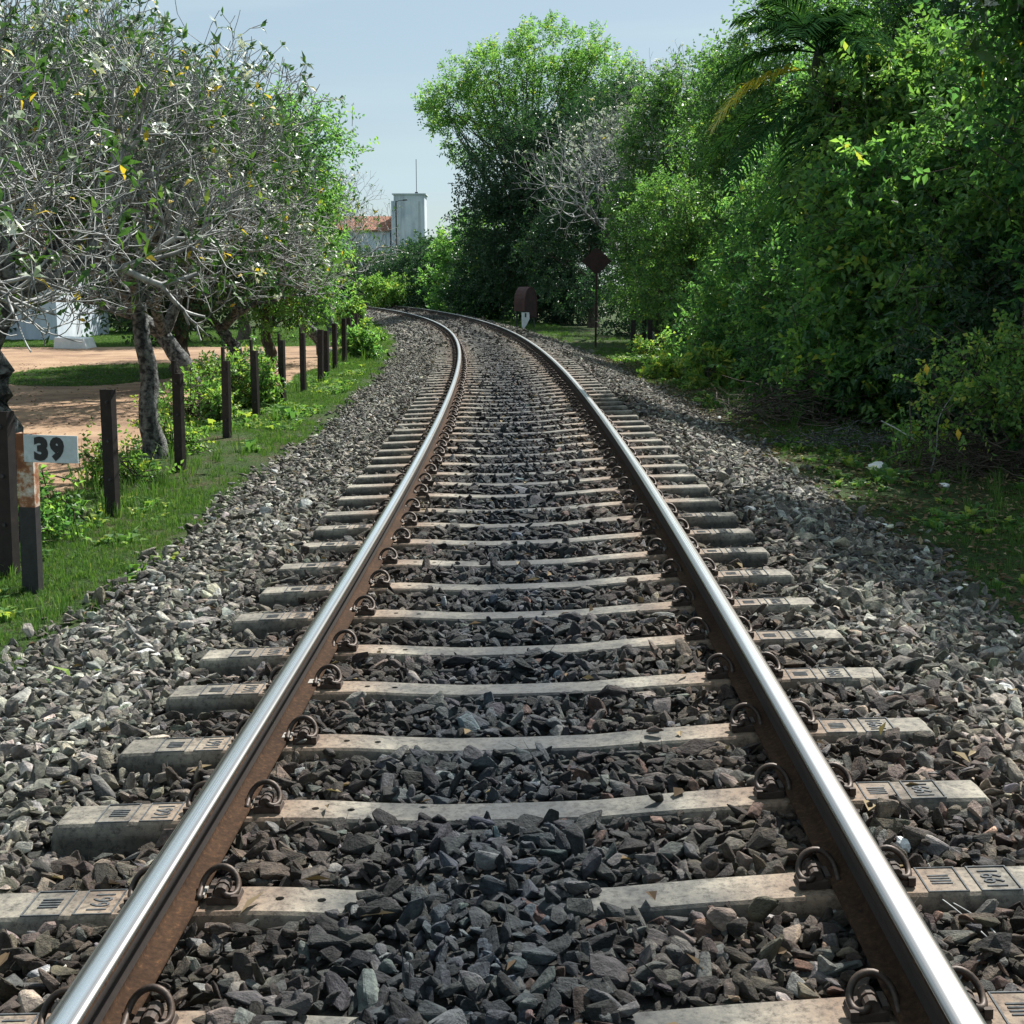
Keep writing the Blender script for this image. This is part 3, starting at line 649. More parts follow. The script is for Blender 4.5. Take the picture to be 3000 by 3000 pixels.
def frangipani(seed, label, s, o, th=1.3, lean=(0, 0), R=2.5, H=5.0, levels=9, tr=.13, leaf_p=.25, fl_p=.012, forks=3, group='frangipani trees beside the railway', l0=.62, xy=None, dark=False, kids=2.25, yel=.5, spread=.62, leafsz=.15, nleaf=(2, 5), cz=None, up=.16, cap=4800, dec=.86, zlo=1.75):
    """grey trunk forking again and again into stubby bare twigs with few leaves at the tips"""
    r = np.random.default_rng(seed); bx, by = (xy if xy else tw(s, o)[:2]); bz = gz(bx, by)-.05
    root = empty('frangipani_tree', (bx, by, bz), 0, label, 'tree', group)
    top = np.array([lean[0], lean[1], th]); tp = trunk_poly(r, np.zeros(3), top, 9, .035)
    tp[:, :2] = tp[:, :2]
    R0 = tr*(1.15-.35*np.linspace(0, 1, 9)); R0[0] *= 1.5; R0[1] *= 1.15
    parts_t = [tubes(tp[None], R0[None], 12)]; parts_b = []
    ax = nrm(top[None]+np.array([[0, 0, .6]]))[0]
    pos = np.repeat(top[None], forks, 0); a0 = r.uniform(0, 6.28); an = a0+np.arange(forks)*6.283/forks
    d = nrm(ax*.75 + .8*np.stack([np.cos(an), np.sin(an), np.zeros(forks)], 1)+r.normal(0, .15, (forks, 3))); rad = np.full(forks, tr*.62)
    ctr = np.array([lean[0], lean[1], th+(H-th)*.45]) if cz is None else np.array(cz); ell = np.array([R, R, (H-th)*.62])
    Ln = l0; n = 5; tips = None
    for lv in range(levels):
        B = len(pos); n = 5 if lv < 5 else 4; L = Ln*r.uniform(.65, 1.3, B); q = (pos-ctr)/ell; e = np.linalg.norm(q, axis=1)
        # bend upward, and back in when leaving the crown
        bend = r.normal(0, .15, (B, 3)) + np.array([0, 0, up]) - nrm(q)*np.clip(e-.85, 0, 1)[:, None]*1.6 + np.array([0, 0, 1.])*(np.clip(zlo+.3-pos[:, 2], 0, .6)*.7)[:, None]*(lv > 0)
        t = np.linspace(0, 1, n)[None, :, None]
        P = pos[:, None] + d[:, None]*L[:, None, None]*t + bend[:, None]*L[:, None, None]*t*t*.5
        de = nrm(P[:, -1]-P[:, -2]); rr_ = rad[:, None]*(1-.16*np.linspace(0, 1, n)[None])
        rr_[:, -1] *= 1.08
        sides = 9 if lv < 2 else 6 if lv < 4 else 4 if lv < 6 else 3
        (parts_t if lv < 3 else parts_b).append(tubes(P, rr_, sides))
        last = (lv == levels-1)
        dead = (r.random(B) < (.02 if lv < 4 else .10)) | (e > 1.25) | ((P[:, -1, 2] < zlo-.15) & (lv > 2))
        tipsel = dead | last
        if tips is None: tips = [[], []]
        tips[0].append(P[tipsel, -1]); tips[1].append(de[tipsel])
        if last: break
        al = ~dead; pe = P[al, -1]; da = de[al]; ra = rad[al]*.84; nb_ = len(pe)
        nk = np.where(r.random(nb_) < (kids-2), 3, 2); rep = np.repeat(np.arange(nb_), nk)
        ordn = np.concatenate([np.arange(k) for k in nk]) if nb_ else np.zeros(0)
        ph = r.uniform(0, 6.28, nb_)[rep]+ordn*6.283/nk[rep]+r.normal(0, .3, len(rep))
        Rm = frame_rot(da[rep], np.zeros(len(rep))); an = r.normal(spread, .14, len(rep))[:, None]
        d = nrm(da[rep]*np.cos(an)+(Rm[:, :, 1]*np.cos(ph)[:, None]+Rm[:, :, 2]*np.sin(ph)[:, None])*np.sin(an)); pos = pe[rep]; rad = np.maximum(ra[rep]*np.where(nk[rep] == 3, .76, .83), .0046)
        if len(pos) > cap: k = r.choice(len(pos), cap, replace=False); pos, d, rad = pos[k], d[k], rad[k]
        Ln *= dec
    TP = np.concatenate(tips[0]); TD = np.concatenate(tips[1])
    Vt, Ft = joinm(parts_t); Vb, Fb = joinm(parts_b)
    bk = M_DARKBARK if dark else M_BARK
    link('trunk', mesh_np('trunk', Vt, Ft, bk, smooth=True), root); link('branches', mesh_np('branches', Vb, Fb, M_TWIG if not dark else bk, smooth=True), root)
    lf = r.random(len(TP)) < leaf_p; k = r.integers(nleaf[0], nleaf[1]+1, lf.sum()); rep = np.repeat(np.where(lf)[0], k); nl = len(rep)
    ph = r.uniform(0, 6.28, nl); Rm = frame_rot(TD[rep], np.zeros(nl)); A = nrm(TD[rep]*.7+(Rm[:, :, 1]*np.cos(ph)[:, None]+Rm[:, :, 2]*np.sin(ph)[:, None])+r.normal(0, .2, (nl, 3))+np.array([0, 0, -.15]))
    rv = np.clip(r.normal(.45, .2, nl) + (r.random(nl) < .05*yel*2)*.6, 0, 1)
    V, F, rv = leaves_mesh(TP[rep], A, TD[rep]+np.array([0, 0, .4]), leafsz*r.uniform(.55, 1.25, nl), leafsz*.36*r.uniform(.7, 1.2, nl), .18, .22, rv)
    link('leaves', mesh_np('leaves', V, F, L_PLUM, rnd=rv), root)
    fl = np.where(r.random(len(TP)) < fl_p)[0]
    if len(fl):
        k = 7; C = TP[fl][:, None]+r.normal(0, .035, (len(fl), k, 3))+TD[fl][:, None]*.05; C = C.reshape(-1, 3)
        up = nrm(np.repeat(TD[fl], k, 0)+r.normal(0, .5, C.shape)); ph = np.arange(5)*6.283/5
        Rm = frame_rot(up, r.uniform(0, 6, len(C))); A = (Rm[:, None, :, 1]*np.cos(ph)[None, :, None]+Rm[:, None, :, 2]*np.sin(ph)[None, :, None]+up[:, None]*.45).reshape(-1, 3)
        Cn = np.repeat(C, 5, 0); m5 = len(Cn); V, F, rv = leaves2(Cn, A, np.repeat(up, 5, 0), np.full(m5, .042), np.full(m5, .03), .1, .2, r.random(m5))
        link('flowers', mesh_np('flowers', V, F, L_FLOWER, rnd=rv), root)
    return root

# ------------------------------------------------------------------ frangipani trees on the left
frangipani(21, 'frangipani overhanging from the left picture edge, nearest to the camera', 7.6, -5.3, th=1.3, R=3.0, H=5.8, levels=10, tr=.14, leaf_p=.28, l0=.62, lean=(.1, .2), kids=2.45, forks=4, cap=3400, leafsz=.13)
frangipani(22, 'frangipani with thick blackish trunk just behind the number 39 plate', 11.3, -4.50, th=1.35, R=2.7, H=8.0, levels=10, tr=.16, leaf_p=.36, leafsz=.125, cap=3600, l0=.58, lean=(-.2, .1), kids=2.5, forks=4)
frangipani(23, 'frangipani with straight pale trunk rising between the second and third fence posts', 14.3, -4.05, th=1.75, R=2.6, H=8.2, levels=10, tr=.105, cap=3400, leaf_p=.42, leafsz=.125, l0=.55, lean=(-.1, 0), cz=(-.6, 0, 4.7), kids=2.5, forks=4)
frangipani(24, 'frangipani with stout trunk leaning left behind the fourth fence post', 22.5, -5.2, th=1.1, R=3.0, H=7.6, cap=2800, levels=10, tr=.17, leaf_p=.38, l0=.62, lean=(-.75, .1), cz=(-.4, 0, 3.4), kids=2.5, forks=4)
frangipani(28, 'frangipani in the second row filling the gap behind the thick blackish trunk', 17.5, -7.6, th=1.2, R=3.0, H=5.8, levels=9, tr=.13, leaf_p=.4, l0=.66, kids=2.4, forks=3, cap=1500)
frangipani(25, 'frangipani with twin grey stems leaning over the middle of the left fence', 29.0, -5.6, th=1.0, R=2.9, H=6.6, levels=9, tr=.16, leaf_p=.5, l0=.70, lean=(-.5, 0), kids=2.6, cap=2600, forks=4)
frangipani(26, 'frangipani with dark slanting stem beside the far end of the left fence', 35.0, -4.2, th=1.7, R=2.6, H=7.0, levels=9, tr=.15, leaf_p=.5, l0=.78, lean=(-1.3, .2), kids=2.5, cz=(-1.5, 0, 4.2), cap=2200)
frangipani(27, 'half bare frangipani farthest along the left side of the line', 50.0, -4.8, th=1.8, R=3.1, H=8.2, levels=9, tr=.16, leaf_p=.2, l0=.9, lean=(-.6, 0), cz=(-1.0, 0, 5.2), kids=2.5, cap=1800)
# green small-leaved trees among them
tree(31, 'broadleaf_tree', 'small leaved dense green tree at the right end of the left tree row', 'tree', 32.5, -5.6, [(0, 0, 3.3, 1.7, 1.6, 1.5), (.5, 0, 5.0, 1.5, 1.5, 1.3), (-1.2, .3, 4.4, 1.6, 1.5, 1.5), (.6, -.5, 2.2, 1.3, 1.2, 1.1)], 5200, (.12, .06), 6, .3, L_MID, None, .13, 2.6, 'green trees on the left of the line', clump=.25, mu=.55)
tree(32, 'broadleaf_tree', 'green tree filling in behind the leaning frangipani on the left', 'tree', 27, -6.6, [(0, 0, 2.9, 2.0, 1.8, 1.6), (-1.0, 0, 4.2, 1.8, 1.6, 1.4), (1.0, .3, 4.6, 1.5, 1.5, 1.2)], 4200, (.13, .065), 6, .3, L_DARK, None, .14, 2.4, 'green trees on the left of the line', clump=.26, mu=.5)
tree(33, 'broadleaf_tree', 'tall green tree topping the left tree row near the sky', 'tree', 48, -8.0, [(0, 0, 4.6, 2.2, 2.0, 1.9), (.6, 0, 6.6, 1.7, 1.6, 1.2), (-1.8, 0, 5.6, 1.8, 1.6, 1.5)], 3600, (.15, .075), 6, .34, L_MID, None, .18, 4.0, 'green trees on the left of the line', clump=.3, mu=.5)
# far hedge trees behind the sandy yard
for i, (x, y, w_, h_) in enumerate([(-30, 58, 5, 6.5), (-22, 60, 4.5, 6), (-15.5, 56, 4.2, 6.8), (-24, 50, 3.2, 3.6), (-11.5, 62, 3.6, 7.2), (-19, 49, 2.6, 2.6)]):
    lab = ['dark green tree behind the sandy yard at the far left', 'rounded green tree behind the yard, second from the left', 'full green tree behind the yard, third from the left', 'low shrub at the back edge of the lawn left of the yard', 'tall tree at the back, nearest to the rails behind the left row', 'small bush at the back edge of the sandy yard'][i]
    tree(40+i, 'broadleaf_tree', lab, 'tree', 0, 0, [(0, 0, h_*.55, w_*.5, w_*.45, h_*.42), (w_*.25, 0, h_*.35, w_*.38, w_*.4, h_*.33), (-w_*.28, 0, h_*.4, w_*.36, w_*.4, h_*.36)], 1500, (.26, .13), 6, .5, L_DARK, None, .16, h_*.5, 'background trees behind the yard', clump=.4, mu=.45, xy=(x, y))

# ------------------------------------------------------------------ right side trees and bushes
def rt(seed, s, o, lobes, n, label, name='broadleaf_tree', cat='tree', group='trees along the right side', **k):
    return tree(seed, name, label, cat, s, o, lobes, int(n*(.78 if s < 30 else 1)), group=group, **k)
# big trees by the bend
rt(50, 67, 5.4, [(-.4, 0, 7.6, 2.9, 2.8, 2.4), (1.9, .5, 8.6, 2.6, 2.6, 2.3), (-1.2, 0, 4.8, 2.4, 2.4, 2.1), (1.4, -.6, 5.2, 2.6, 2.6, 2.4), (.2, -1, 2.6, 2.8, 2.2, 1.9)], 8200, 'tall dark tree with rounded crown beside the red hood on the bend', leaf=(.20, .085), m=6, twig=.42, matl=L_DARK, tr=.26, th=6, clump=.36, mu=.5)
rt(51, 72, 6.2, [(-4.0, 0, 11.6, 1.9, 1.9, 1.4), (-1.8, 0, 13.2, 2.5, 2.4, 1.3), (1.2, 0, 14.4, 3.0, 2.4, 1.2), (4.0, 0, 13.0, 2.4, 2.2, 1.5), (6.0, 0, 11.2, 2.0, 2.0, 1.6), (1.0, .5, 11.4, 3.6, 2.4, 1.8), (-2.8, 0, 9.8, 1.8, 1.8, 1.2), (3.6, 0, 9.6, 2.4, 2.0, 1.8)], 6200, 'tallest tree against the sky with a thin see-through crown', leaf=(.22, .085), m=6, twig=.45, matl=L_MID, tr=.26, th=9.5, clump=.27, mu=.6, nlimb=110, shell=.35)
rt(52, 60, 7.2, [(0, 0, 6.2, 2.6, 2.5, 2.6), (1.2, 0, 9.0, 2.3, 2.3, 2.0), (-1, 0, 3.4, 2.3, 2.2, 2.2)], 4200, 'mid green tree behind the flowering bare frangipani on the right', leaf=(.18, .085), m=6, twig=.4, matl=L_DARK, tr=.2, th=5, clump=.34, mu=.5)
# hedge on the outside of the bend
hl = ['dark hedge tree just beyond the red hood', 'hedge tree with pale green top below the tallest tree', 'hedge tree right of the white tower', 'hedge tree in front of the white tower', 'low dark hedge tree where the rails disappear', 'hedge tree below the red tiled roof']
for i, (s, o, w_, h_) in enumerate([(72, 4.6, 2.6, 4.6), (79, 4.5, 2.8, 6.2), (86, 4.4, 2.8, 5.4), (93, 4.4, 2.8, 4.9), (101, 4.2, 3.2, 4.5), (112, 4.0, 3.6, 4.6)]):
    rt(60+i, s, o, [(0, 0, h_*.66, w_*.72, w_*.75, h_*.34), (w_*.35, 0, h_*.34, w_*.7, w_*.75, h_*.34), (-w_*.35, 0, h_*.38, w_*.62, w_*.7, h_*.36)], 2300, hl[i], leaf=(.24, .12), m=6, twig=.42, matl=L_DARK if i != 1 else L_MID, tr=.12, th=h_*.5, clump=.33, mu=.5, group='hedge trees round the outside of the bend')
rt(67, 122, 2.0, [(0, 0, 2.6, 3.2, 2.5, 1.9), (-3, 0, 2.4, 3.2, 2.5, 1.8), (3, 1, 2.2, 3, 2.5, 1.7)], 2600, 'wide dark hedge closing the view behind the last bend', leaf=(.3, .15), m=6, twig=.5, matl=L_DARK, tr=.14, th=1.6, clump=.4, mu=.35, group='hedge trees round the outside of the bend')
tree(68, 'shrub', 'bright green bush beside the rails where they leave the view', 'shrub', 0, 0, [(0, 0, 1.0, 1.5, 1.2, .9), (1.3, 0, .8, 1.1, 1.0, .75)], 900, (.24, .14), 6, .34, L_LIGHT, None, .05, .6, 'low bushes', clump=.25, mu=.6, xy=(-8.4, 88.5))
# flowering bare frangipanis on the right
frangipani(71, 'bare white flowering frangipani rising behind the diamond board', 47.5, 6.8, th=3.0, lean=(-1.1, 0), R=3.0, H=8.0, levels=8, tr=.16, leaf_p=.12, fl_p=.22, l0=1.25, group='frangipani trees on the right', kids=2.25, cz=(-2.4, 0, 5.2), dec=.84, zlo=2.0)
frangipani(72, 'taller frangipani behind, its flowering tips above the light green trees', 45.0, 7.6, th=4.4, lean=(-.2, 0), R=2.8, H=10.6, levels=9, tr=.17, leaf_p=.35, fl_p=.22, l0=.95, group='frangipani trees on the right')
# lighter green trees between the board and the palm
rt(80, 38, 6.2, [(0, 0, 2.2, 1.7, 1.6, 1.5), (-.5, 0, 3.9, 1.3, 1.3, 1.1), (.9, .2, 3.4, 1.4, 1.4, 1.3)], 3600, 'light green bushy tree right behind the diamond board', leaf=(.12, .06), m=6, twig=.3, matl=L_LIGHT, tr=.1, th=2.0, clump=.24, mu=.42)
rt(81, 34, 7.4, [(0, 0, 5.2, 1.9, 1.8, 1.9), (.7, 0, 7.6, 1.9, 1.8, 1.6), (-1, .2, 6.2, 1.5, 1.5, 1.4), (.4, 0, 3.1, 1.9, 1.7, 1.6), (1.8, 0, 8.8, 1.5, 1.4, 1.0)], 8200, 'tall light green tree left of the palm', leaf=(.13, .065), m=6, twig=.32, matl=L_LIGHT, tr=.15, th=4.6, clump=.26, mu=.38)
rt(82, 27, 7.2, [(0, 0, 4.2, 1.7, 1.7, 1.7), (.8, 0, 6.2, 1.7, 1.6, 1.5), (.2, 0, 2.4, 1.9, 1.7, 1.4), (1.4, 0, 7.8, 1.6, 1.5, 1.2)], 7000, 'mid green tree below the palm fronds', leaf=(.12, .06), m=6, twig=.3, matl=L_MID, tr=.14, th=3.8, clump=.25, mu=.5)
rt(83, 30, 5.9, [(0, 0, 1.4, 1.5, 1.5, 1.1), (.7, 0, 2.5, 1.3, 1.3, 1.0)], 2600, 'rounded dark bush right of the diamond board post', name='shrub', cat='shrub', leaf=(.11, .055), m=6, twig=.28, matl=L_MID, tr=.07, th=1.2, clump=.22, mu=.5, group='bushes at the right verge')
rt(96, 43.5, 6.4, [(0, 0, 4.2, 1.7, 1.6, 1.8), (.4, 0, 6.6, 1.7, 1.6, 1.4), (1.0, 0, 8.2, 1.4, 1.3, 1.0), (-.3, 0, 2.0, 1.5, 1.4, 1.2)], 5600, 'slender light green tree between the flowering frangipanis', leaf=(.14, .07), m=6, twig=.32, matl=L_LIGHT, tr=.13, th=4.4, clump=.26, mu=.35)
rt(97, 19.4, 5.3, [(.0, 0, 4.5, .75, .7, .6), (-.3, 0, 3.6, .7, .7, .6), (.9, .1, 4.6, .9, .8, .8)], 2600, 'airy pale green tree top covering the palm trunk', leaf=(.13, .07), m=7, twig=.28, matl=L_LIGHT, tr=.05, th=3.0, clump=.18, mu=.5)
# front bush wall
BG = 'bushes at the right verge'
B_ = dict(name='shrub', cat='shrub', group=BG)
rt(84, 25.5, 5.4, [(0, 0, 1.5, 1.7, 1.5, 1.35), (.4, .2, 3.2, 1.5, 1.4, 1.3), (-.5, -.3, .8, 1.2, 1.1, .8)], 4200, 'dense bush bulging towards the track left of the dead twigs', leaf=(.12, .062), m=7, twig=.28, matl=L_MID, tr=.08, th=1.6, clump=.2, mu=.5, **B_)
rt(93, 21.5, 5.6, [(0, 0, 1.6, 1.6, 1.4, 1.4), (-.3, -.2, .8, 1.3, 1.1, .8), (.6, .2, 2.6, 1.3, 1.3, .9)], 4600, 'dense low bush below the palm trunk', leaf=(.115, .06), m=7, twig=.28, matl=L_MID, tr=.08, th=1.5, clump=.2, mu=.4, **B_)
rt(85, 18.2, 5.5, [(0, 0, 1.9, 1.3, 1.4, 1.2), (0, .1, 2.9, 1.2, 1.3, .9), (-.2, -.2, 1.0, 1.3, 1.1, .9)], 6200, 'large dense bush in the middle of the right hand wall of leaves', leaf=(.13, .075), m=7, twig=.30, matl=L_MID, tr=.1, th=2.0, clump=.18, mu=.55, **B_)
rt(86, 16.4, 6.7, [(0, 0, 3.2, 1.6, 1.4, 1.3), (1.0, 0, 4.2, 1.5, 1.3, 1.2), (-.9, 0, 1.9, 1.0, 1.2, .9), (2.2, .3, 4.4, 1.3, 1.2, 1.3)], 7000, 'arching pale green bush in front of the white car', leaf=(.14, .072), m=6, twig=.32, matl=L_LIGHT, tr=.1, th=2.0, clump=.19, mu=.40, **B_)
rt(94, 15.2, 6.2, [(0, 0, .85, 1.2, 1.1, .7), (1.0, 0, .8, 1.2, 1.0, .65), (-.9, 0, 1.4, .7, .8, .9)], 3000, 'dark shaded bush behind the brush pile', leaf=(.10, .055), m=7, twig=.25, matl=L_DARK, tr=.07, th=1.0, clump=.2, mu=.5, **B_)
rt(87, 12.9, 4.75, [(0, .1, 1.05, .6, .5, .26), (.45, 0, 1.25, .5, .5, .22), (-.45, 0, .8, .4, .4, .2)], 620, 'small leaved low bush above the brush pile with yellow leaves', leaf=(.07, .045), m=7, twig=.22, matl=L_LIGHT, tr=.02, th=.9, clump=.14, mu=.6, nlimb=14, **B_)
rt(88, 13.2, 5.3, [(.5, 0, 4.2, 1.2, 1.2, 1.5), (.6, 0, 5.8, 1.6, 1.4, 1.1), (1.2, .3, 2.3, .9, 1.0, .9), (.5, .2, .6, .6, .6, .5)], 6400, 'dark tree at the right picture edge with a black trunk', leaf=(.12, .065), m=7, twig=.27, matl=L_MID, tr=.12, th=4.0, clump=.2, mu=.42)
rt(89, 18.5, 8.6, [(0, 0, 5.2, 2.0, 1.9, 1.8), (-.2, 0, 7.2, 1.8, 1.6, 1.4), (.6, 0, 3.9, 1.9, 1.7, 1.4), (2.2, 0, 6.6, 1.8, 1.7, 1.8)], 7500, 'tall green tree standing behind the bush wall on the right', leaf=(.12, .06), m=6, twig=.3, matl=L_MID, tr=.16, th=4.5, clump=.26, mu=.45)
rt(95, 10.8, 6.4, [(0, 0, 4.6, 1.1, 1.0, 1.2), (.2, 0, 1.0, .9, .9, .9), (.4, 0, 2.9, .8, .8, 1.0)], 2500, 'nearest leafy tree just outside the right picture edge', leaf=(.10, .052), m=7, twig=.27, matl=L_MID, tr=.1, th=3.6, clump=.2, mu=.5)
rt(91, 26.0, 9.5, [(0, 0, 5.4, 2.2, 2.0, 2.0), (.4, 0, 8.0, 2.2, 1.9, 1.8), (-.4, 0, 3.0, 2.0, 1.8, 1.5)], 5200, 'tree closing the gap behind the palm', leaf=(.15, .07), m=6, twig=.34, matl=L_DARK, tr=.16, th=4.5, clump=.3, mu=.5)
frangipani(92, 'large leaved frangipani hanging in from the top right corner', 11.5, 6.4, th=3.2, R=2.6, H=6.6, levels=8, tr=.13, leaf_p=.55, fl_p=.05, l0=.62, lean=(-.5, 0), group='frangipani trees on the right', cz=(-1.5, 0, 4.6), leafsz=.24, zlo=3.0, forks=4)
for i, (s, o, w_, h_) in enumerate([(50, 7.5, 3.0, 4.5), (44, 8.8, 3.0, 5.0), (26, 8.0, 2.4, 3.0), (21, 8.6, 2.4, 3.4), (34, 12, 3.5, 6.5), (64, 6.4, 2.0, 3.2)]):
    rt(100+i, s, o, [(0, 0, h_*.6, w_*.6, w_*.6, h_*.36), (w_*.3, 0, h_*.35, w_*.55, w_*.6, h_*.33), (-w_*.3, 0, h_*.35, w_*.5, w_*.6, h_*.34)], 2200, ['dark undergrowth tree behind the diamond board', 'dark filling tree left of the light green ones', 'low dark shrub in the deep shade under the palm', 'dark shrub inside the right wall of leaves', 'high background tree between palm and light green tree', 'dark bush close to the red hood'][i], leaf=(.15, .08), m=6, twig=.34, matl=L_DARK, tr=.1, th=h_*.5, clump=.28, mu=.35, group='undergrowth on the right')
#@@OBJ
VH = 1500-3000*FW*math.tan(PITCH)
# ------------------------------------------------------------------ areca palm on the right
def frond(name, parent, origin, az, el, L, nl, ll, mat_, sag=.9, seed=0):
    r = np.random.default_rng(seed); t = np.linspace(0, 1, 14); dirh = np.array([math.sin(az), math.cos(az), 0.0])
    P = origin + dirh*(L*t*math.cos(el))[:, None]*(1-.12*t[:, None]) + np.array([0, 0, 1.])*(L*(math.sin(el)*t - sag*.55*t**2.2))[:, None]
    V1, F1 = tubes(P[None], (.016*(1-.8*t))[None], 5)
    q = np.linspace(.16, .99, nl); B = np.stack([np.interp(q, t, P[:, k]) for k in range(3)], 1); T = nrm(np.stack([np.gradient(B[:, k]) for k in range(3)], 1))
    sd_ = nrm(np.cross(T, np.array([0, 0, 1.]))); up = np.cross(sd_, T)
    Vs, Fs, Rv, b_ = [], [], [], 0
    for sg in (-1, 1):
        ln = ll*np.sin(np.pi*np.clip(q*.82+.14, 0, 1))**.6*r.uniform(.85, 1.1, nl)
        A = nrm(T*.62 + sd_*sg*.85 + up*.18 + r.normal(0, .06, (nl, 3)))
        p1 = B+A*ln[:, None]*.5; p2 = B+A*ln[:, None]+np.array([0, 0, -.34])*ln[:, None]; w = np.cross(A, up); w = nrm(w)*.019
        V = np.stack([B-w*.4, B+w*.4, p1+w, p1-w, p2], 1).reshape(-1, 3); i = np.arange(nl)*5+b_
        F = np.concatenate([np.stack([i, i+1, i+2], 1), np.stack([i, i+2, i+3], 1), np.stack([i+3, i+2, i+4], 1)])
        Vs.append(V); Fs.append(F); b_ += len(V); Rv.append(np.repeat(np.clip(r.normal(.5, .2, nl)+ (.5*(1-q) if mat_ is L_YEL else 0), 0, 1), 5))
    V = np.concatenate(Vs); F = np.concatenate(Fs)
    F1t = np.concatenate([F1[:, [0, 1, 2]], F1[:, [0, 2, 3]]])+len(V)
    me = mesh_np('frond', np.concatenate([V, V1]), np.concatenate([F, F1t]), mat_, rnd=np.concatenate(Rv+[np.full(len(V1), .4)]))
    return link('frond', me, parent)
px_, py_ = 4.7, 20.6; pz_ = gz(px_, py_)
palm = empty('palm_tree', (px_, py_, pz_-.05), 0, 'dark feathery palm above the bushes with one yellowing frond', 'palm')
tp = np.array([[.6, .5, 0], [.42, .4, 1.4], [.36, .25, 2.8], [.24, .1, 4.2], [.0, 0, 5.1]]); tp = smooth_pts(tp, 2)
V, F = tubes(tp[None], np.linspace(.14, .10, len(tp))[None], 10); link('trunk', mesh_np('trunk', V, F, M_DARKBARK, smooth=True), palm)
V, F = tubes(np.array([[[.0, 0, 5.05], [-.02, 0, 5.3], [-.03, 0, 5.55]]]), np.array([[.11, .11, .05]]), 10); q = link('crown_shaft', mesh_np('crown_shaft', V, F, simple('green palm shaft', (.02, .035, .018), (.05, .07, .03), 6, .7), smooth=True), palm)
fr = [(-1.75, .15, 1.95, 0), (-1.45, .75, 1.9, 0), (-2.2, -.25, 2.0, 0), (-1.0, .3, 1.7, 0), (-.3, .9, 1.8, 0), (.6, .6, 1.9, 0), (1.3, .35, 1.9, 0), (1.6, -.2, 1.8, 0), (2.1, .45, 1.8, 0), (2.7, .1, 1.9, 0), (3.3, .6, 1.7, 0), (-2.7, .45, 1.9, 0), (-1.5, -.45, 1.9, 0), (1.9, -.75, 1.8, 0), (3.0, -.85, 1.9, 0), (-2.6, -.9, 1.8, 0), (-1.2, -.1, 2.0, 0), (-2.0, .5, 1.9, 0), (2.9, .3, 1.8, 0), (-3.0, -.3, 1.9, 0), (2.4, -.4, 1.8, 0), (-1.9, .95, 1.7, 0), (2.8, .9, 1.6, 0)]
for i, (az, el, L, _y) in enumerate(fr):
    frond('frond', palm, np.array([0, 0, 5.45 - (.55 if el < 0 else 0)]), az, el, L*(1.05 if math.sin(az) < .3 else .8), 40, .62, L_PALM, .8, 300+i)
tag(frond('frond', palm, np.array([-.05, -.1, 5.2]), -1.7, .02, 1.85, 34, .75, L_YEL, .9, 330), 'frond with yellow and orange leaflets')

# ------------------------------------------------------------------ fence posts: worn steel channels
def post(x, y, h, w, lean, rz, label, horn=0.0, group='dark steel posts of the left fence', gzv=None):
    z = (gz(x, y) if gzv is None else gzv)-.12
    root = empty('fence_post', (x, y, z), rz, label, 'fence post', group); root.rotation_euler = (0, lean, rz); H = h+.12
    mb = MB(); t = .016; d = w*.62
    mb.prism([(-w/2, 0), (w/2, 0), (w/2, d), (w/2-t, d), (w/2-t, t), (-w/2+t, t), (-w/2+t, d), (-w/2, d)], (0, 0, H), (0, 0, 0), (1, 0, 0), (0, 1, 0))
    if horn: mb.prism([(-w/2, 0), (-w/2+w*.32, 0), (-w/2+w*.32, t), (-w/2+t, t), (-w/2+t, d), (-w/2, d)], (0, 0, horn), (0, 0, H-.0005), (1, 0, 0), (0, 1, 0))
    link('channel', mesh_py('channel', mb.V, mb.F, M_POST), root)
    mb = MB()
    for zz in (H-.10, H-.42, H-.74):
        a = np.linspace(0, 6.283, 9)[:-1]; mb.prism([(w*.12+.012*math.cos(k), zz+.012*math.sin(k)) for k in a], (0, -.014, 0), (0, -.0005, 0))
    for k, zz in enumerate((H-.10, H-.42, H-.74)):
        m2 = MB(); m2.V = mb.V[k*16:(k+1)*16]; m2.F = [tuple(i-k*16 for i in f) for f in mb.F[k*10:(k+1)*10]]; link('bolt', mesh_py('bolt', m2.V, m2.F, M_DARKMETAL), root)
    return root
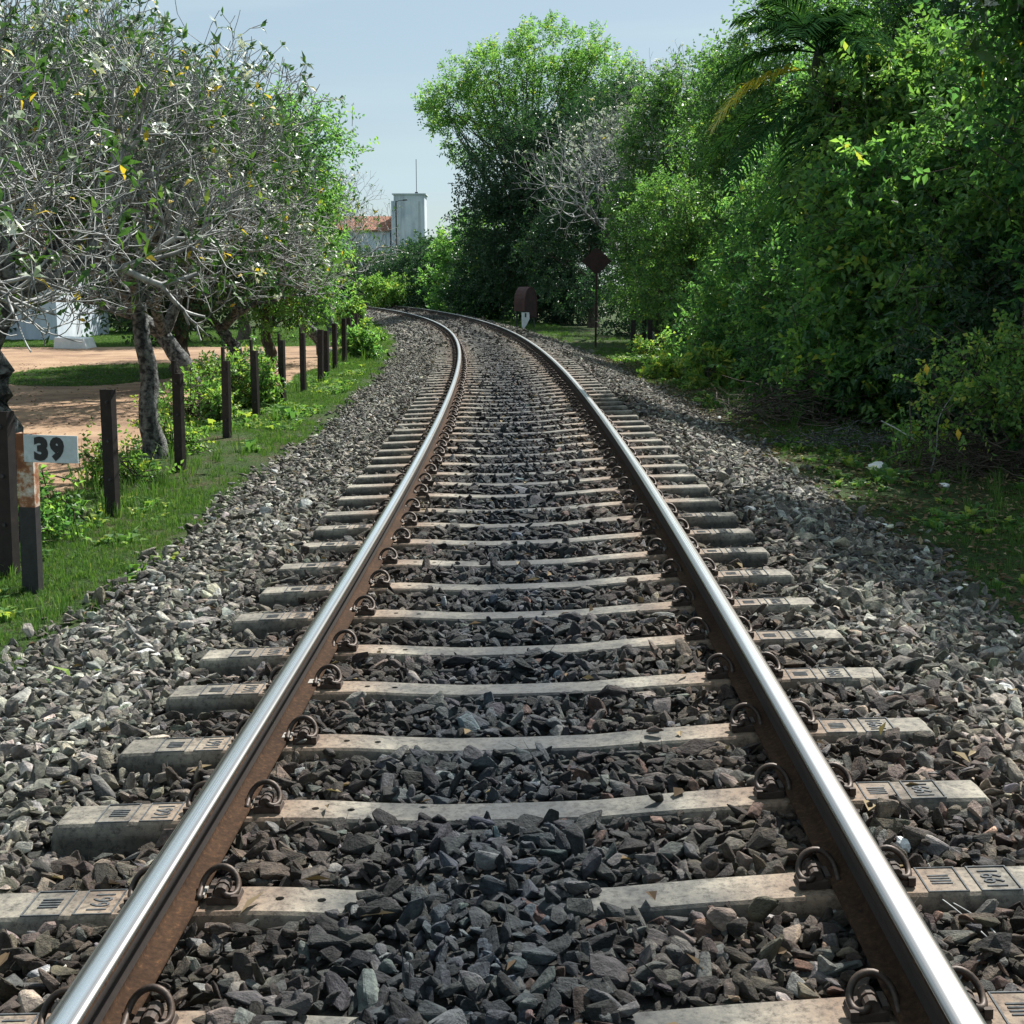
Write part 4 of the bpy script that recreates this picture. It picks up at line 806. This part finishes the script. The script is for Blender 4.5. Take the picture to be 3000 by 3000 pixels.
PL = [(-3.33, 8.29, 1.09, .14, .01, -.30, 0, 'dark fence post at the left picture edge beside the plate post'),
 (-3.33, 10.55, 1.05, .125, -.02, -.35, 0, 'tallest standing dark post right of the number plate'),
 (-3.43, 13.17, 1.01, .115, -.015, -.4, .13, 'dark post with a torn upper strip beside the straight pale trunk'),
 (-3.62, 16.26, 0.97, .115, -.005, -.4, .17, 'dark post with a thin horn left of the verge bush'),
 (-3.7, 18.58, 0.97, .115, -.05, -.4, .15, 'leaning dark post standing at the verge bush'),
 (-3.61, 20.25, 1.05, .115, -.03, -.4, .1, 'dark post half hidden in the verge bush'),
 (-3.69, 22.8, 1.06, .11, -.03, -.4, .1, 'dark post just right of the verge bush'),
 (-3.71, 24.99, 1.05, .12, 0, -.4, 0, 'wide dark post, first of the close pair on the left'),
 (-3.88, 27.04, 0.94, .12, -.03, -.4, 0, 'dark post, second of the close pair on the left'),
 (-4.03, 29.42, 1.03, .12, -.02, -.4, 0, 'dark post under the slanting dark frangipani stem'),
 (-4.07, 31.42, 1.09, .12, -.02, -.4, 0, 'dark post just past the slanting stem'),
 (-4.27, 34.01, 1.05, .12, -.03, -.4, 0, 'dark post beside the small round verge plant'),
 (-4.5, 36.5, 1.05, .12, 0, -.4, 0, 'dark post behind the small round verge plant'),
 (-4.75, 39.5, 1.05, .13, 0, -.4, 0, 'dark post in the far group on the left'),
 (-5.0, 42.0, 1.08, .13, -.03, -.4, 0, 'dark leaning post in the far group on the left'),
 (-5.2, 44.86, 1.13, .13, -.02, -.4, 0, 'last clearly standing post nearest to the ballast'),
 (-5.55, 45.9, 1.12, .13, 0, -.4, 0, 'far post where the fence bends away'),
 (-6.28, 49.95, 1.1, .13, 0, -.4, 0, 'post standing beyond the place where the left fence bends away'),
 (-6.96, 53.5, 1.11, .13, 0, -.4, 0, 'second farthest post of the left fence'),
 (-7.69, 57.6, 1.12, .13, 0, -.4, 0, 'farthest visible post of the left fence')]
for (x, y, h, w, ln, rz, horn, lab) in PL: post(x, y, h, w*.86, ln*.6+.024, rz, lab, horn)
for i, (x, y, h) in enumerate([(3.35, 36.0, .95), (3.85, 36.3, .95), (4.4, 34.5, .9), (4.0, 39.5, .95)]):
    post(x, y, h, .13, 0, .1, ['dark post right of the diamond board, left of a pair', 'dark post right of the diamond board, right of a pair', 'dark post at the foot of the rounded bush on the right', 'dark post deeper in the undergrowth behind the diamond board'][i], 0, 'dark posts of the right fence')
# rail lying along the far posts
mb = MB(); a_, b__ = tw(41, -3.9), tw(58, -3.9)
mb.tube([tuple(tw(s, -4.0, -.5+1.16)) for s in np.linspace(44, 60, 9)], .045, 8); tag(mb.build('guard_rail', M_POST), 'dark horizontal rail on the far posts of the left fence', 'rail')

# ------------------------------------------------------------------ number plate post
kx, ky = -3.0, 7.84; kz = gz(kx, ky)-.1
kp = empty('kilometre_post', (kx, ky, kz), -.06, 'rusty white and black post carrying the number 39 plate', 'number post'); kp.rotation_euler = (0, .022, -.06)
W_ = .104; H1 = .10+.545; H2 = .10+1.0
mb = MB(); prof_c = [(-W_/2, 0), (W_/2, 0), (W_/2, .075), (W_/2-.012, .075), (W_/2-.012, .012), (-W_/2+.012, .012), (-W_/2+.012, .075), (-W_/2, .075)]
mb.prism(prof_c, (0, 0, H1), (0, 0, 0), (1, 0, 0), (0, 1, 0)); link('lower_post', mesh_py('lower_post', mb.V, mb.F, M_BLACK), kp)
M_RUSTW, nt, b = mat('rusting white paint')
f = noise(nt, 9, 7, .68, coord='Position'); f3 = noise(nt, 3, 3, .5, coord='Position')
sm = N(nt, 'ShaderNodeMath', operation='ADD'); nt.links.new(f, sm.inputs[0]); s2_ = N(nt, 'ShaderNodeMath', operation='MULTIPLY'); s2_.inputs[1].default_value = .35; nt.links.new(f3, s2_.inputs[0]); nt.links.new(s2_.outputs[0], sm.inputs[1])
nt.links.new(ramp(nt, sm.outputs[0], [(.58, (.16, .06, .027)), (.68, (.30, .13, .06)), (.74, (.46, .36, .28)), (.84, (.62, .60, .56))]), b.inputs['Base Color']); b.inputs['Roughness'].default_value = .8; bump(nt, b, f, .4, .004)
mb = MB(); mb.prism(prof_c, (0, 0, H2-H1), (0, 0, H1), (1, 0, 0), (0, 1, 0)); link('upper_post', mesh_py('upper_post', mb.V, mb.F, M_RUSTW), kp)
PWd, PHt = .335, .168; pz0 = H2-PHt*.5-.004; pxc = -.0+W_*.06+PWd/2-.005
M_PLATE, nt, b = mat('plate paint')
f = noise(nt, 16, 6, .7, coord='Position')
nt.links.new(ramp(nt, f, [(.30, (.22, .17, .13)), (.37, (.44, .50, .53)), (.6, (.56, .62, .66)), (.8, (.68, .72, .74))]), b.inputs['Base Color']); b.inputs['Roughness'].default_value = .6
mb = MB(); mb.box((pxc, -.005, pz0), (PWd, .008, PHt)); pl = mb.build('number_plate', M_PLATE, kp)
for ch, xo in (('3', -.048), ('9', .052)):
    me = text_mesh(ch, .205, M_BLACK, .0015, .0135, 'digit'); V = np.empty(len(me.vertices)*3, np.float32); me.vertices.foreach_get('co', V); V = V.reshape(-1, 3)
    V[:, 0] -= .5*(V[:, 0].min()+V[:, 0].max()); V[:, 1] -= .5*(V[:, 1].min()+V[:, 1].max()); V[:, 0] *= .088/np.ptp(V[:, 0]); V[:, 1] *= .150/np.ptp(V[:, 1])
    W = np.stack([V[:, 0], -V[:, 2], V[:, 1]], 1); me.vertices.foreach_set('co', W.ravel()); me.update()
    q = link('digit', me, pl); q.location = (pxc+xo-.012, -.0107, pz0)

# ------------------------------------------------------------------ diamond board
dx, dy = 2.57, 40.0; dz = gz(dx, dy)-.1
db = empty('diamond_board', (dx, dy, dz), 0, 'dark red brown diamond shaped board on a thin pole, seen from behind', 'track sign')
mb = MB(); mb.prism([(-.03, -.03), (.03, -.03), (.03, .03), (.02, .03), (.02, -.02), (-.02, -.02), (-.02, .03), (-.03, .03)], (0, 0, 2.7), (0, .02, 0), (1, 0, 0), (0, 1, 0)); link('pole', mesh_py('pole', mb.V, mb.F, M_RED), db)
ccz = 1.4+(VH-768)/(3000*FW)*40-dz; w2, h2, cx_ = .48, .37, .07
mb = MB(); mb.prism([(-w2, 0), (-w2+.09, -.05), (-cx_, -h2), (cx_, -h2), (w2-.09, -.05), (w2, 0), (w2-.09, .05), (cx_, h2), (-cx_, h2), (-w2+.09, .05)], (0, .012, 0), (0, -.035, ccz)); link('board', mesh_py('board', mb.V, mb.F, M_RED), db)
for zz in (-.16, .16):
    mb = MB(); mb.box((0, -.028+.075, ccz+zz), (.18, .02, .03)); mb.build('clamp', M_DARKMETAL, db)

# ------------------------------------------------------------------ red hood on posts
hx, hy = .60, 57.5; hz = gz(hx, hy)-.1
hd = empty('signal_hood', (hx, hy, hz), math.radians(38), 'arched red brown hood on legs with a white tapered panel below', 'track equipment')
hb = 1.4+(VH-905)/(3000*FW)*57.5-hz; n_ = 12; RH, RW, TK = .78, .42, .02
arc = [(-RW*math.cos(t), hb+.42+(RH)*math.sin(t)) for t in np.linspace(0, math.pi, n_)]
outer = [(-RW, hb+.02)]+arc+[(RW, hb-.32)]
inner = [(x*.955, z-(.02 if abs(x) < RW*.98 else 0)) for x, z in outer]
mb = MB()
for k in range(len(outer)-1):
    a_, b_, c_, d_ = outer[k], outer[k+1], inner[k+1], inner[k]; mb.prism([a_, b_, c_, d_], (0, .85, 0), (0, -.42, 0))
link('hood_shell', mesh_py('hood_shell', mb.V, mb.F, simple('red brown hood paint', (.045, .018, .017), (.09, .037, .033), 3, .7, 0, .2, .003, 'Position')), hd)
mb = MB(); mb.prism([(x*.95, z-.01) for x, z in outer], (0, .02, 0), (0, -.40, 0)); link('end_panel', mesh_py('end_panel', mb.V, mb.F, M_RED), hd)
for lx, ly in ((-.3, -.3), (.3, -.3), (-.3, .35), (.3, .35)):
    mb = MB(); mb.box((lx, ly, (hb+.3)/2), (.05, .05, hb+.3)); mb.build('leg', M_DARKMETAL, hd)
wp = MB(); wp.prism([(-.62, hb-.03), (-.14, hb-.03), (-.12, hb-.35), (-.30, hb-.62), (-.49, .12), (-.60, .10)], (0, .03, 0), (0, -.47, 0))
wo_ = wp.build('white_panel', M_WHITE, hd); hd.scale = (.86, .86, .9)
mb = MB(); mb.box((-.38, -.475, hb-.16), (.09, .012, .2)); mb.build('dark_label', M_BLACK, wo_)

# ------------------------------------------------------------------ far buildings
def at(u, v, y):
    a = (u-1500)/(3000*FW); b_ = (1500-v)/(3000*FW); c_, s_ = math.cos(PITCH), math.sin(PITCH); d = (a, c_+b_*s_, -s_+b_*c_); t = y/d[1]; return (t*d[0], y, H_CAM+t*d[2])
YB = 185
xl, _, zt_ = at(1153, 570, YB); xr = at(1243, 570, YB)[0]; tw_ = xr-xl
tb_ = empty('white_tower_building', ((xl+xr)/2, YB, -.7), 0, 'white stair tower with a flat roof and a thin mast', 'building')
Ht = zt_+.7
mb = MB(); mb.box((0, 2.6, Ht/2), (tw_, 5.2, Ht)); mb.build('wall', M_WALL, tb_)
mb = MB(); mb.box((0, 2.6, Ht+.08), (tw_+.45, 5.6, .16)); rf_ = mb.build('roof', M_WALL, tb_)
mb = MB(); mb.tube([(.95, 1.5, Ht+.16), (.95, 1.5, Ht+4.9)], .05, 6); mb.build('mast', M_DARKMETAL, rf_)
mb = MB(); mb.box((.95, 1.5, Ht+.3), (.4, .4, .3)); mb.build('mast_base', M_DARKMETAL, rf_)
mb = MB(); mb.box((tw_/2-.72, -.04, Ht-3.6), (.26, .08, 5.4)); mb.build('drain_recess', simple('grey strip', (.42, .45, .48), (.5, .53, .56), 2, .8), tb_)
mb = MB(); mb.box((-tw_/2-.2, .6, Ht/2-.4), (.36, .8, Ht-.9)); mb.build('corner_pilaster', M_WALL, tb_)
xa = at(900, 672, YB)[0]; xb = at(1141, 672, YB)[0]; ze = at(1100, 672, YB)[2]+.7; zr1 = at(1140, 640, YB)[2]+.7
hb_ = empty('tiled_house', ((xa+xb)/2, YB+.5, -.7), 0, 'long pale building with a red tiled roof left of the tower', 'building'); Lh = xb-xa
mb = MB(); mb.box((0, 4, ze/2), (Lh, 8, ze)); mb.build('wall', M_WALL, hb_)
mb = MB(); mb.prism([(-.5, ze-.1), (4, zr1+.5), (8.5, ze-.1), (8.5, ze-.25), (4, zr1+.35), (-.5, ze-.25)], (Lh+.2, 0, 0), (-Lh/2-.1, 0, 0), (0, 1, 0), (0, 0, 1)); rf2 = mb.build('roof', M_TILE, hb_)
for k in range(60):                      # rows of raised cap tiles down the slope
    x0 = -Lh/2+.1+k*(Lh-.2)/59; m2 = MB(); m2.tube([(x0, -.5, ze-.08), (x0, 4, zr1+.52)], .07, 5); m2.build('tile_row', M_TILE, rf2)
m2 = MB(); m2.box((0, -.03, .4), (Lh, .06, .8)); m2.build('plinth', M_WHITE, hb_)
lx_, _, lz_ = at(1160, 590, 150)
lp = empty('street_lamp', (lx_, 150, -.7), 0, 'slim street lamp standing in front of the white tower', 'street lamp')
mb = MB(); mb.tube([(0, 0, 0), (0, 0, lz_+.75)], .085, 8); mb.build('pole', M_DARKMETAL, lp)
mb = MB(); mb.tube([(0, 0, lz_+.6), (.3, 0, lz_+.78), (.9, 0, lz_+.82)], .035, 6); mb.build('arm', M_DARKMETAL, lp)
mb = MB(); mb.prism([(.75, lz_+.76), (1.3, lz_+.80), (1.25, lz_+.92), (.8, lz_+.9)], (0, .2, 0), (0, -.1, 0)); mb.build('lamp_head', M_DARKMETAL, lp)
# house on the left behind the first trees
x0, _, _ = at(-260, 780, 46); x1 = at(128, 780, 46)[0]; zz = at(60, 730, 46)[2]
lh = empty('white_house', ((x0+x1)/2, 47, -.7), 0, 'pale house half hidden behind the leftmost frangipani trunks', 'house'); wl = x1-x0; hh = zz+.7
mb = MB(); mb.box((0, 3, hh/2), (wl, 6, hh)); mb.build('wall', M_WALL, lh)
mb = MB(); mb.prism([(-.5, hh), (3, hh+1.5), (6.5, hh)], (wl+.8, 0, 0), (-wl/2-.4, 0, 0), (0, 1, 0), (0, 0, 1)); mb.build('roof', M_TILE, lh)
for xq in (-1.4, .9):
    mb = MB(); mb.box((xq, -.04, 1.9), (1.0, .08, 1.2)); wq = mb.build('window', M_WHITE, lh); mb = MB(); mb.box((xq, -.09, 1.9), (.8, .03, 1.0)); mb.build('pane', M_GLASS, wq)
sx_, sy_, _ = at(140, 995, 40)
mb = MB(); mb.prism([(-.45, 0), (.62, 0), (.5, .34), (-.4, .38)], (0, 1.0, 0)); sl = mb.build('white_slab', M_WHITE, bevel=.02); sl.location = (sx_+.25, 41, gz(sx_, 41)-.02); tag(sl, 'white concrete block on the lawn behind the leftmost trunk', 'concrete block')

# ------------------------------------------------------------------ white car behind the right bushes
cx0, cy0 = 9.1, 25.5; car = empty('parked_car', (cx0, cy0, -.62), math.radians(12), 'white car glimpsed through the leaves on the right', 'car')
body = [(-2.1, .35), (-2.15, .75), (-1.75, .98), (-1.2, 1.02), (-.55, 1.45), (.95, 1.47), (1.6, 1.05), (2.1, .95), (2.15, .4)]
mb = MB(); mb.prism(body, (0, 1.66, 0), (0, -.83, 0)); mb.build('body', M_CARW, car, bevel=.05)
mb = MB(); mb.prism([(-1.0, 1.05), (-.5, 1.38), (.15, 1.40), (.15, 1.05)], (0, .02, 0), (0, -.845, 0)); mb.build('window', M_GLASS, car)
mb = MB(); mb.prism([(.25, 1.05), (.25, 1.40), (.88, 1.41), (1.35, 1.08)], (0, .02, 0), (0, -.845, 0)); mb.build('window', M_GLASS, car)
for wx in (-1.35, 1.4):
    a = np.linspace(0, 6.283, 21)[:-1]; mb = MB(); mb.prism([(wx+.32*math.cos(t), .33+.32*math.sin(t)) for t in a], (0, .22, 0), (0, -.88, 0)); wh = mb.build('wheel', M_BLACK, car, bevel=.03)
    mb = MB(); mb.prism([(wx+.19*math.cos(t), .33+.19*math.sin(t)) for t in a], (0, .03, 0), (0, -.90, 0)); mb.build('rim', M_INS, wh)

# ------------------------------------------------------------------ verge bushes and single plants on the left
LG = 'plants along the left fence'
for i, (s, o, h, w_, n, mt_, lab, lf) in enumerate([
    (20.3, -4.3, 1.0, .55, 1000, L_LIGHT, 'leafy green bush growing among the middle posts of the left fence', (.07, .045)),
    (18.2, -4.5, .6, .4, 420, L_LIGHT, 'lower leafy bush in front of the middle fence bush', (.07, .045)),
    (33.6, -3.35, .8, .36, 420, L_MID, 'small round plant against the far posts of the left fence', (.10, .07)),
    (44.5, -3.4, .34, .25, 160, L_LIGHT, 'spiky yellow green plant at the foot of the last posts', (.2, .05)),
    (42.0, -3.9, 1.5, .4, 260, L_LIGHT, 'pale leafed climber on top of the far posts', (.16, .09)),
    (12.6, -4.0, .38, .28, 200, L_LIGHT, 'weedy plant at the foot of the straight pale trunk', (.06, .035)),
    (14.8, -4.1, .42, .3, 220, L_LIGHT, 'leafy weed right of the straight pale trunk', (.06, .035)),
    (9.6, -3.8, .32, .3, 220, L_MID, 'low dark weed directly behind the number plate', (.06, .04))]):
    tree(200+i, 'verge_plant', lab, 'plant', s, o, [(0, 0, h*.5, w_, w_*.85, h*.45), (w_*.4, 0, h*.35, w_*.7, w_*.7, h*.32)], n, lf, 6, .16, mt_, None, .012, h*.5, LG, clump=.09, mu=.6, nlimb=16)
RG = 'small plants on the right verge'
for i, (s, o, h, w_, n, mt_, lab, lf) in enumerate([
    (26.5, 3.3, .36, .26, 150, L_LIGHT, 'small bright sunlit plant at the ballast edge on the right', (.12, .06)),
    (24.3, 3.9, .75, .35, 170, L_LIGHT, 'young plant with pointed pale leaves before the dense bush', (.17, .06)),
    (14.0, 4.35, .35, .5, 200, L_MID, 'low weed at the edge of the brush pile', (.06, .04)),
    (34.0, 4.3, .6, .5, 300, L_MID, 'dark weed between the right fence posts', (.09, .05))]):
    tree(220+i, 'verge_plant', lab, 'plant', s, o, [(0, 0, h*.5, w_, w_*.85, h*.45)], n, lf, 5, .14, mt_, None, .01, h*.5, RG, clump=.08, mu=.75, nlimb=10)

# ------------------------------------------------------------------ brush pile and fallen branches on the right
def brush(name, label, x, y, n, rad, hgt, seed, mt_, L=(.4, 1.3), r0=.007):
    r = np.random.default_rng(seed); z = gz(x, y); root_o = empty(name, (x, y, z), 0, label, 'brushwood')
    c_ = r.normal(0, .45, (n, 3))*np.array([rad, rad*.7, 0]); c_[:, 2] = np.abs(r.normal(0, .4, n))*hgt*np.exp(-(np.hypot(c_[:, 0], c_[:, 1])/rad)**2)+.02
    az = r.uniform(0, 6.28, n); el = r.normal(.15, .3, n); d = np.stack([np.cos(az)*np.cos(el), np.sin(az)*np.cos(el), np.sin(el)], 1); ln = r.uniform(*L, n)
    t = np.linspace(-.5, .5, 6)[None, :, None]; P = c_[:, None]+d[:, None]*ln[:, None, None]*t+r.normal(0, .025, (n, 6, 3)); P[..., 2] = np.maximum(P[..., 2], .01)
    R = (r0*r.uniform(.5, 1.6, n))[:, None]*np.linspace(1.2, .4, 6)[None]; V, F = tubes(P, R, 4)
    link('twigs', mesh_np('twigs', V, F, mt_, smooth=True), root_o); return root_o
brush('brush_pile', 'heap of dry cut twigs under the yellow leaved bush on the right', 4.75, 13.1, 260, .8, .55, 1, M_DARKBARK, (.25, .9), .005)
brush('brush_pile', 'dark tangle of dead stems at the foot of the dense bush', 4.1, 18.0, 330, 1.4, .9, 2, M_DARKBARK, (.4, 1.3), .006)
brush('brush_pile', 'scatter of dead twigs along the right ballast edge', 4.0, 15.2, 110, 1.1, .25, 3, M_BARK, (.25, .8), .005)
mb = MB(); mb.tube(smooth_pts(np.array([(4.25, 13.0, -.5), (4.30, 12.95, -.2), (4.24, 12.9, .1), (4.40, 12.8, .35), (4.46, 12.8, .55)])), [.009*(1-.06*k) for k in range(17)][:17], 6); tag(mb.build('dead_branch', M_TWIG, smooth=True), 'upright bare pale branch standing in the brush pile', 'branch')
mb = MB(); mb.tube(smooth_pts(np.array([(3.78, 13.2, .02), (3.92, 13.1, -.05), (4.08, 13.0, -.16)])), .006, 6); tag(mb.build('dead_branch', M_TWIG, smooth=True), 'thin pale branch slanting down into the brush pile', 'branch')
# yellow leaves
for (u_, v_, yy, lab) in ((2805, 1255, 12.4, 'single orange yellow leaf hanging over the brush pile'), (2712, 1065, 12.4, 'yellowed leaf in the small leaved bush on the right')):
    p_ = at(u_, v_, yy); V, F, rv = leaves_mesh(np.array([p_]), np.array([[.2, 0, -1.]]), np.array([[0, -1., .2]]), np.array([.12]), np.array([.06]), .12, .1, np.array([1.]))
    lo_ = link('yellow_leaf', mesh_np('yellow_leaf', V, F, simple('yellow leaf', (.55, .33, .03), (.75, .5, .05), 8, .6), rnd=rv)); tag(lo_, lab, 'leaf')
# litter
def litter(seed, x, y, sx_, sy_, sz_, label):
    r = np.random.default_rng(seed); bm = bmesh.new(); bmesh.ops.create_icosphere(bm, subdivisions=2, radius=.5)
    for v in bm.verts: v.co *= 1+r.normal(0, .16)
    me = bpy.data.meshes.new('litter'); bm.to_mesh(me); bm.free(); me.materials.append(M_PLASTIC); o_ = link('litter', me); o_.scale = (sx_, sy_, sz_); o_.rotation_euler = (0, 0, r.uniform(0, 6)); o_.location = (x, y, gz(x, y)+sz_*.35); tag(o_, label, 'litter', 'pieces of white litter')
for i, (u_, v_, a_, b__, c_, lab) in enumerate([(2570, 1375, .34, .2, .09, 'crumpled white sheet lying beside the brush pile'), (2767, 1424, .13, .1, .05, 'small white scrap under the dark tree on the right'), (2105, 1228, .1, .08, .05, 'white scrap in the shaded grass past the sleeper ends'), (2590, 1550, .11, .08, .05, 'pale scrap on the lower right embankment'), (2180, 1235, .05, .05, .03, 'tiny white scrap right of the larger one in the grass')]):
    t_ = (-.5-H_CAM)/at(u_, v_, 1)[2] if False else 0
    dd = at(u_, v_, 1.0); k_ = (H_CAM+.5)/(H_CAM-dd[2]); litter(400+i, dd[0]*k_, k_, a_, b__, c_, lab)
dd = at(2642, 2485, 1.0); k_ = (H_CAM+.15)/(H_CAM-dd[2]); litter(420, dd[0]*k_, k_, .05, .04, .045, 'tiny white pebble like scrap beside the right rail'); bpy.context.scene.collection.objects[-1].location[2] = -.14
# dry creeper stalks over the right ballast
for i, pts in enumerate([[(2790, 2650), (2890, 2720), (2960, 2790), (2850, 2830), (2800, 2890)], [(2620, 2345), (2640, 2390), (2632, 2440)], [(2700, 2600), (2800, 2680), (2900, 2760)]]):
    P_ = []
    for j, (u_, v_) in enumerate(pts): dd = at(u_, v_, 1.0); k_ = (H_CAM+.155)/(H_CAM-dd[2]); P_.append((dd[0]*k_, k_, -.150+.012*(j % 2)))
    mb = MB(); mb.tube(smooth_pts(np.array(P_), 2), .0022, 5); tag(mb.build('dry_stalk', M_TWIG, smooth=True), ['bent dry stalk lying over the stones right of the right rail', 'short dry stalk standing beside the white scrap', 'straight thin dry stalk in the bottom right corner'][i], 'stalk')

# ------------------------------------------------------------------ grass and ground cover
def tuft(seed, n, h, w, spread, lean=.35, broad=False):
    r = np.random.default_rng(seed); az = r.uniform(0, 6.28, n); b0 = np.stack([np.cos(az), np.sin(az), np.zeros(n)], 1)*r.random((n, 1))*spread; hh = h*r.uniform(.5, 1.15, n)
    d = np.stack([np.cos(az), np.sin(az), np.zeros(n)], 1)*r.uniform(.1, 1, (n, 1))*lean; sd_ = np.stack([-np.sin(az+r.normal(0, .6, n)), np.cos(az), np.zeros(n)], 1)
    z = np.array([0, 0, 1.]); m = b0+d*hh[:, None]*.35+z*hh[:, None]*.6; t = b0+d*hh[:, None]*1.1+z*(hh*(.92-.3*lean))[:, None]; W = w*r.uniform(.7, 1.3, n)[:, None]
    V = np.stack([b0-sd_*W*.5, b0+sd_*W*.5, m+sd_*W*(.45 if not broad else 1.4), m-sd_*W*(.45 if not broad else 1.4), t], 1).reshape(-1, 3); i = np.arange(n)*5
    F = np.concatenate([np.stack([i, i+1, i+2], 1), np.stack([i, i+2, i+3], 1), np.stack([i+3, i+2, i+4], 1)])
    return V, F, np.repeat(np.clip(r.normal(.5, .25, n), 0, 1), 5)
def proto(nm, VFR, m): o_ = bpy.data.objects.new(nm, mesh_np(nm, VFR[0], VFR[1], m, rnd=VFR[2])); _hid.objects.link(o_); return o_
TUF = [proto('tuft_shape', tuft(500+i, 20, .10, .0045, .07), L_GRASS) for i in range(4)]
TALL = [proto('weed_shape', tuft(510+i, 16, .30, .007, .07, .45), L_GRASS) for i in range(3)]
HERB = [proto('herb_shape', tuft(520+i, 16, .085, .011, .05, .9, True), L_LIGHT) for i in range(3)]
def field(seed, s0, s1, o0, o1, dens, dfun):
    r = np.random.default_rng(seed); n = int((s1-s0)*abs(o1-o0)*dens); S = r.uniform(s0, s1, n); O = r.uniform(min(o0, o1), max(o0, o1), n); k = r.random(n) < dfun(S, O); S = S[k]; O = O[k]; P = tw(S, O); P[:, 2] = ground_h(P[:, 0], P[:, 1])-.01
    return r, S, O, P
def put(name, label, flds_, protos_, sc):
    Ps, Rs, Ss, Is = [], [], [], []
    for r, S, O, P in flds_:
        n = len(P); Ps.append(P); Rs.append(np.stack([r.normal(0, .12, n), r.normal(0, .12, n), r.uniform(0, 6.28, n)], 1)); q = (sc*np.exp(r.normal(0, .28, n))*(1+np.clip((S-15)/40, 0, 1.2)))[:, None]; Ss.append(np.repeat(q, 3, 1)*np.stack([np.ones(n), np.ones(n), r.uniform(.7, 1.2, n)], 1)); Is.append(r.integers(0, len(protos_), n))
    return scatter(name, np.concatenate(Ps), np.concatenate(Rs), np.concatenate(Ss), np.concatenate(Is), None, protos_, None, label, 'grass')
edgeL = lambda S, O: np.clip((-O-2.5+1.3*(fbm(S, O, .8)-.5))/.5, 0, 1)*np.clip((fbm(S+50, O, .75)-.34)/.14, 0.06, 1)
edgeR = lambda S, O: .5*np.clip((O-2.75+1.1*(fbm(S, O, .8)-.5))/.5, 0, 1)*np.clip((fbm(S+90, O, .6)-.40)/.12, 0.03, 1)
nodirt = lambda S, O: (dirt_field(*tw(S, O)[:, :2].T) < .12)*1.0
fl = [field(1, 5, 16, -2.2, -5.0, 520, lambda S, O: edgeL(S, O)*nodirt(S, O)), field(2, 16, 34, -2.2, -5.2, 260, lambda S, O: edgeL(S, O)*nodirt(S, O)), field(3, 34, 90, -2.3, -5.5, 60, lambda S, O: edgeL(S, O)*nodirt(S, O)),
      field(4, 7, 18, 2.6, 6.5, 330, edgeR), field(5, 18, 36, 2.6, 6.5, 170, edgeR), field(6, 36, 80, 2.6, 5.5, 50, edgeR)]
put('grass', 'short bright grass of the verges on both sides of the ballast', fl, TUF, .55)
fl = [field(7, 6, 36, -3.2, -4.6, 26, lambda S, O: np.clip((fbm(S, O, .7)-.40)/.1, 0, 1)*nodirt(S, O)), field(8, 9, 36, 3.6, 6.0, 16, lambda S, O: np.clip((fbm(S, O, .7)-.45)/.1, 0, 1))]
put('tall_grass', 'taller weedy grass round the fence posts', fl, TALL, .6)
fl = [field(9, 6, 34, -2.9, -4.8, 45, lambda S, O: np.clip((fbm(S+20, O, .9)-.52)/.1, 0, 1)*nodirt(S, O)), field(10, 8, 36, 3.0, 6.5, 32, lambda S, O: np.clip((fbm(S+20, O, .9)-.5)/.1, 0, 1)), field(15, 4, 9, -1.9, -2.8, 5, lambda S, O: np.clip((fbm(S+20, O, .9)-.5)/.1, 0, 1))]
put('ground_herbs', 'low broad leaved weeds on the verges', fl, HERB, 1.0)
r = np.random.default_rng(77); n = 90000; X = r.uniform(-32, -5, n); Y = r.uniform(8, 60, n); k = (dirt_field(X, Y) < .1) & (nearest(X, Y)[1] < -5.0) & (np.abs(X/Y) < .5); X = X[k]; Y = Y[k]; P = np.stack([X, Y, ground_h(X, Y)-.01], 1); n = len(P)
scatter('lawn', P, np.stack([np.zeros(n), np.zeros(n), r.uniform(0, 6.28, n)], 1), np.repeat((r.uniform(.5, .9, n)*(1+Y[:]*0+np.clip((Y-15)/40, 0, 1)))[:, None], 3, 1)*np.array([1.3, 1.3, .55]), r.integers(0, 4, n), None, TUF, None, 'short lawn round the sandy yard behind the fence', 'grass')
# dead leaves and bits on the right verge and in the yard
r = np.random.default_rng(78)
def litterfall(seed, n, s0, s1, o0, o1):
    r = np.random.default_rng(seed); S = r.uniform(s0, s1, n); O = r.uniform(o0, o1, n); P = tw(S, O); P[:, 2] = ground_h(P[:, 0], P[:, 1])+.012+r.random(n)*.02; return P
Pb = litterfall(5, 900, 2.2, 30, -2.6, 3.0); SB, OB = nearest(Pb[:, 0], Pb[:, 1]); Pb[:, 2] = prof(SB, OB)+.035
P = np.concatenate([Pb, litterfall(1, 15000, 7, 34, 2.7, 6.5), litterfall(2, 1500, 7, 34, -12, -4.6)]); n = len(P)
A = r.normal(size=(n, 3))*np.array([1, 1, .25]); V, F, rv = leaves2(P, A, np.array([0, 0, 1.])+r.normal(0, .35, (n, 3)), r.uniform(.03, .09, n), r.uniform(.015, .04, n), .2, .1, r.random(n))
tag(link('leaf_litter', mesh_np('leaf_litter', V, F, L_DRY, rnd=rv)), 'dry fallen leaves strewn over the verges', 'leaf litter', kind='stuff')
print('TRIS', sum((len(p.loops)-2*len(p.polygons)) for p in bpy.data.meshes))
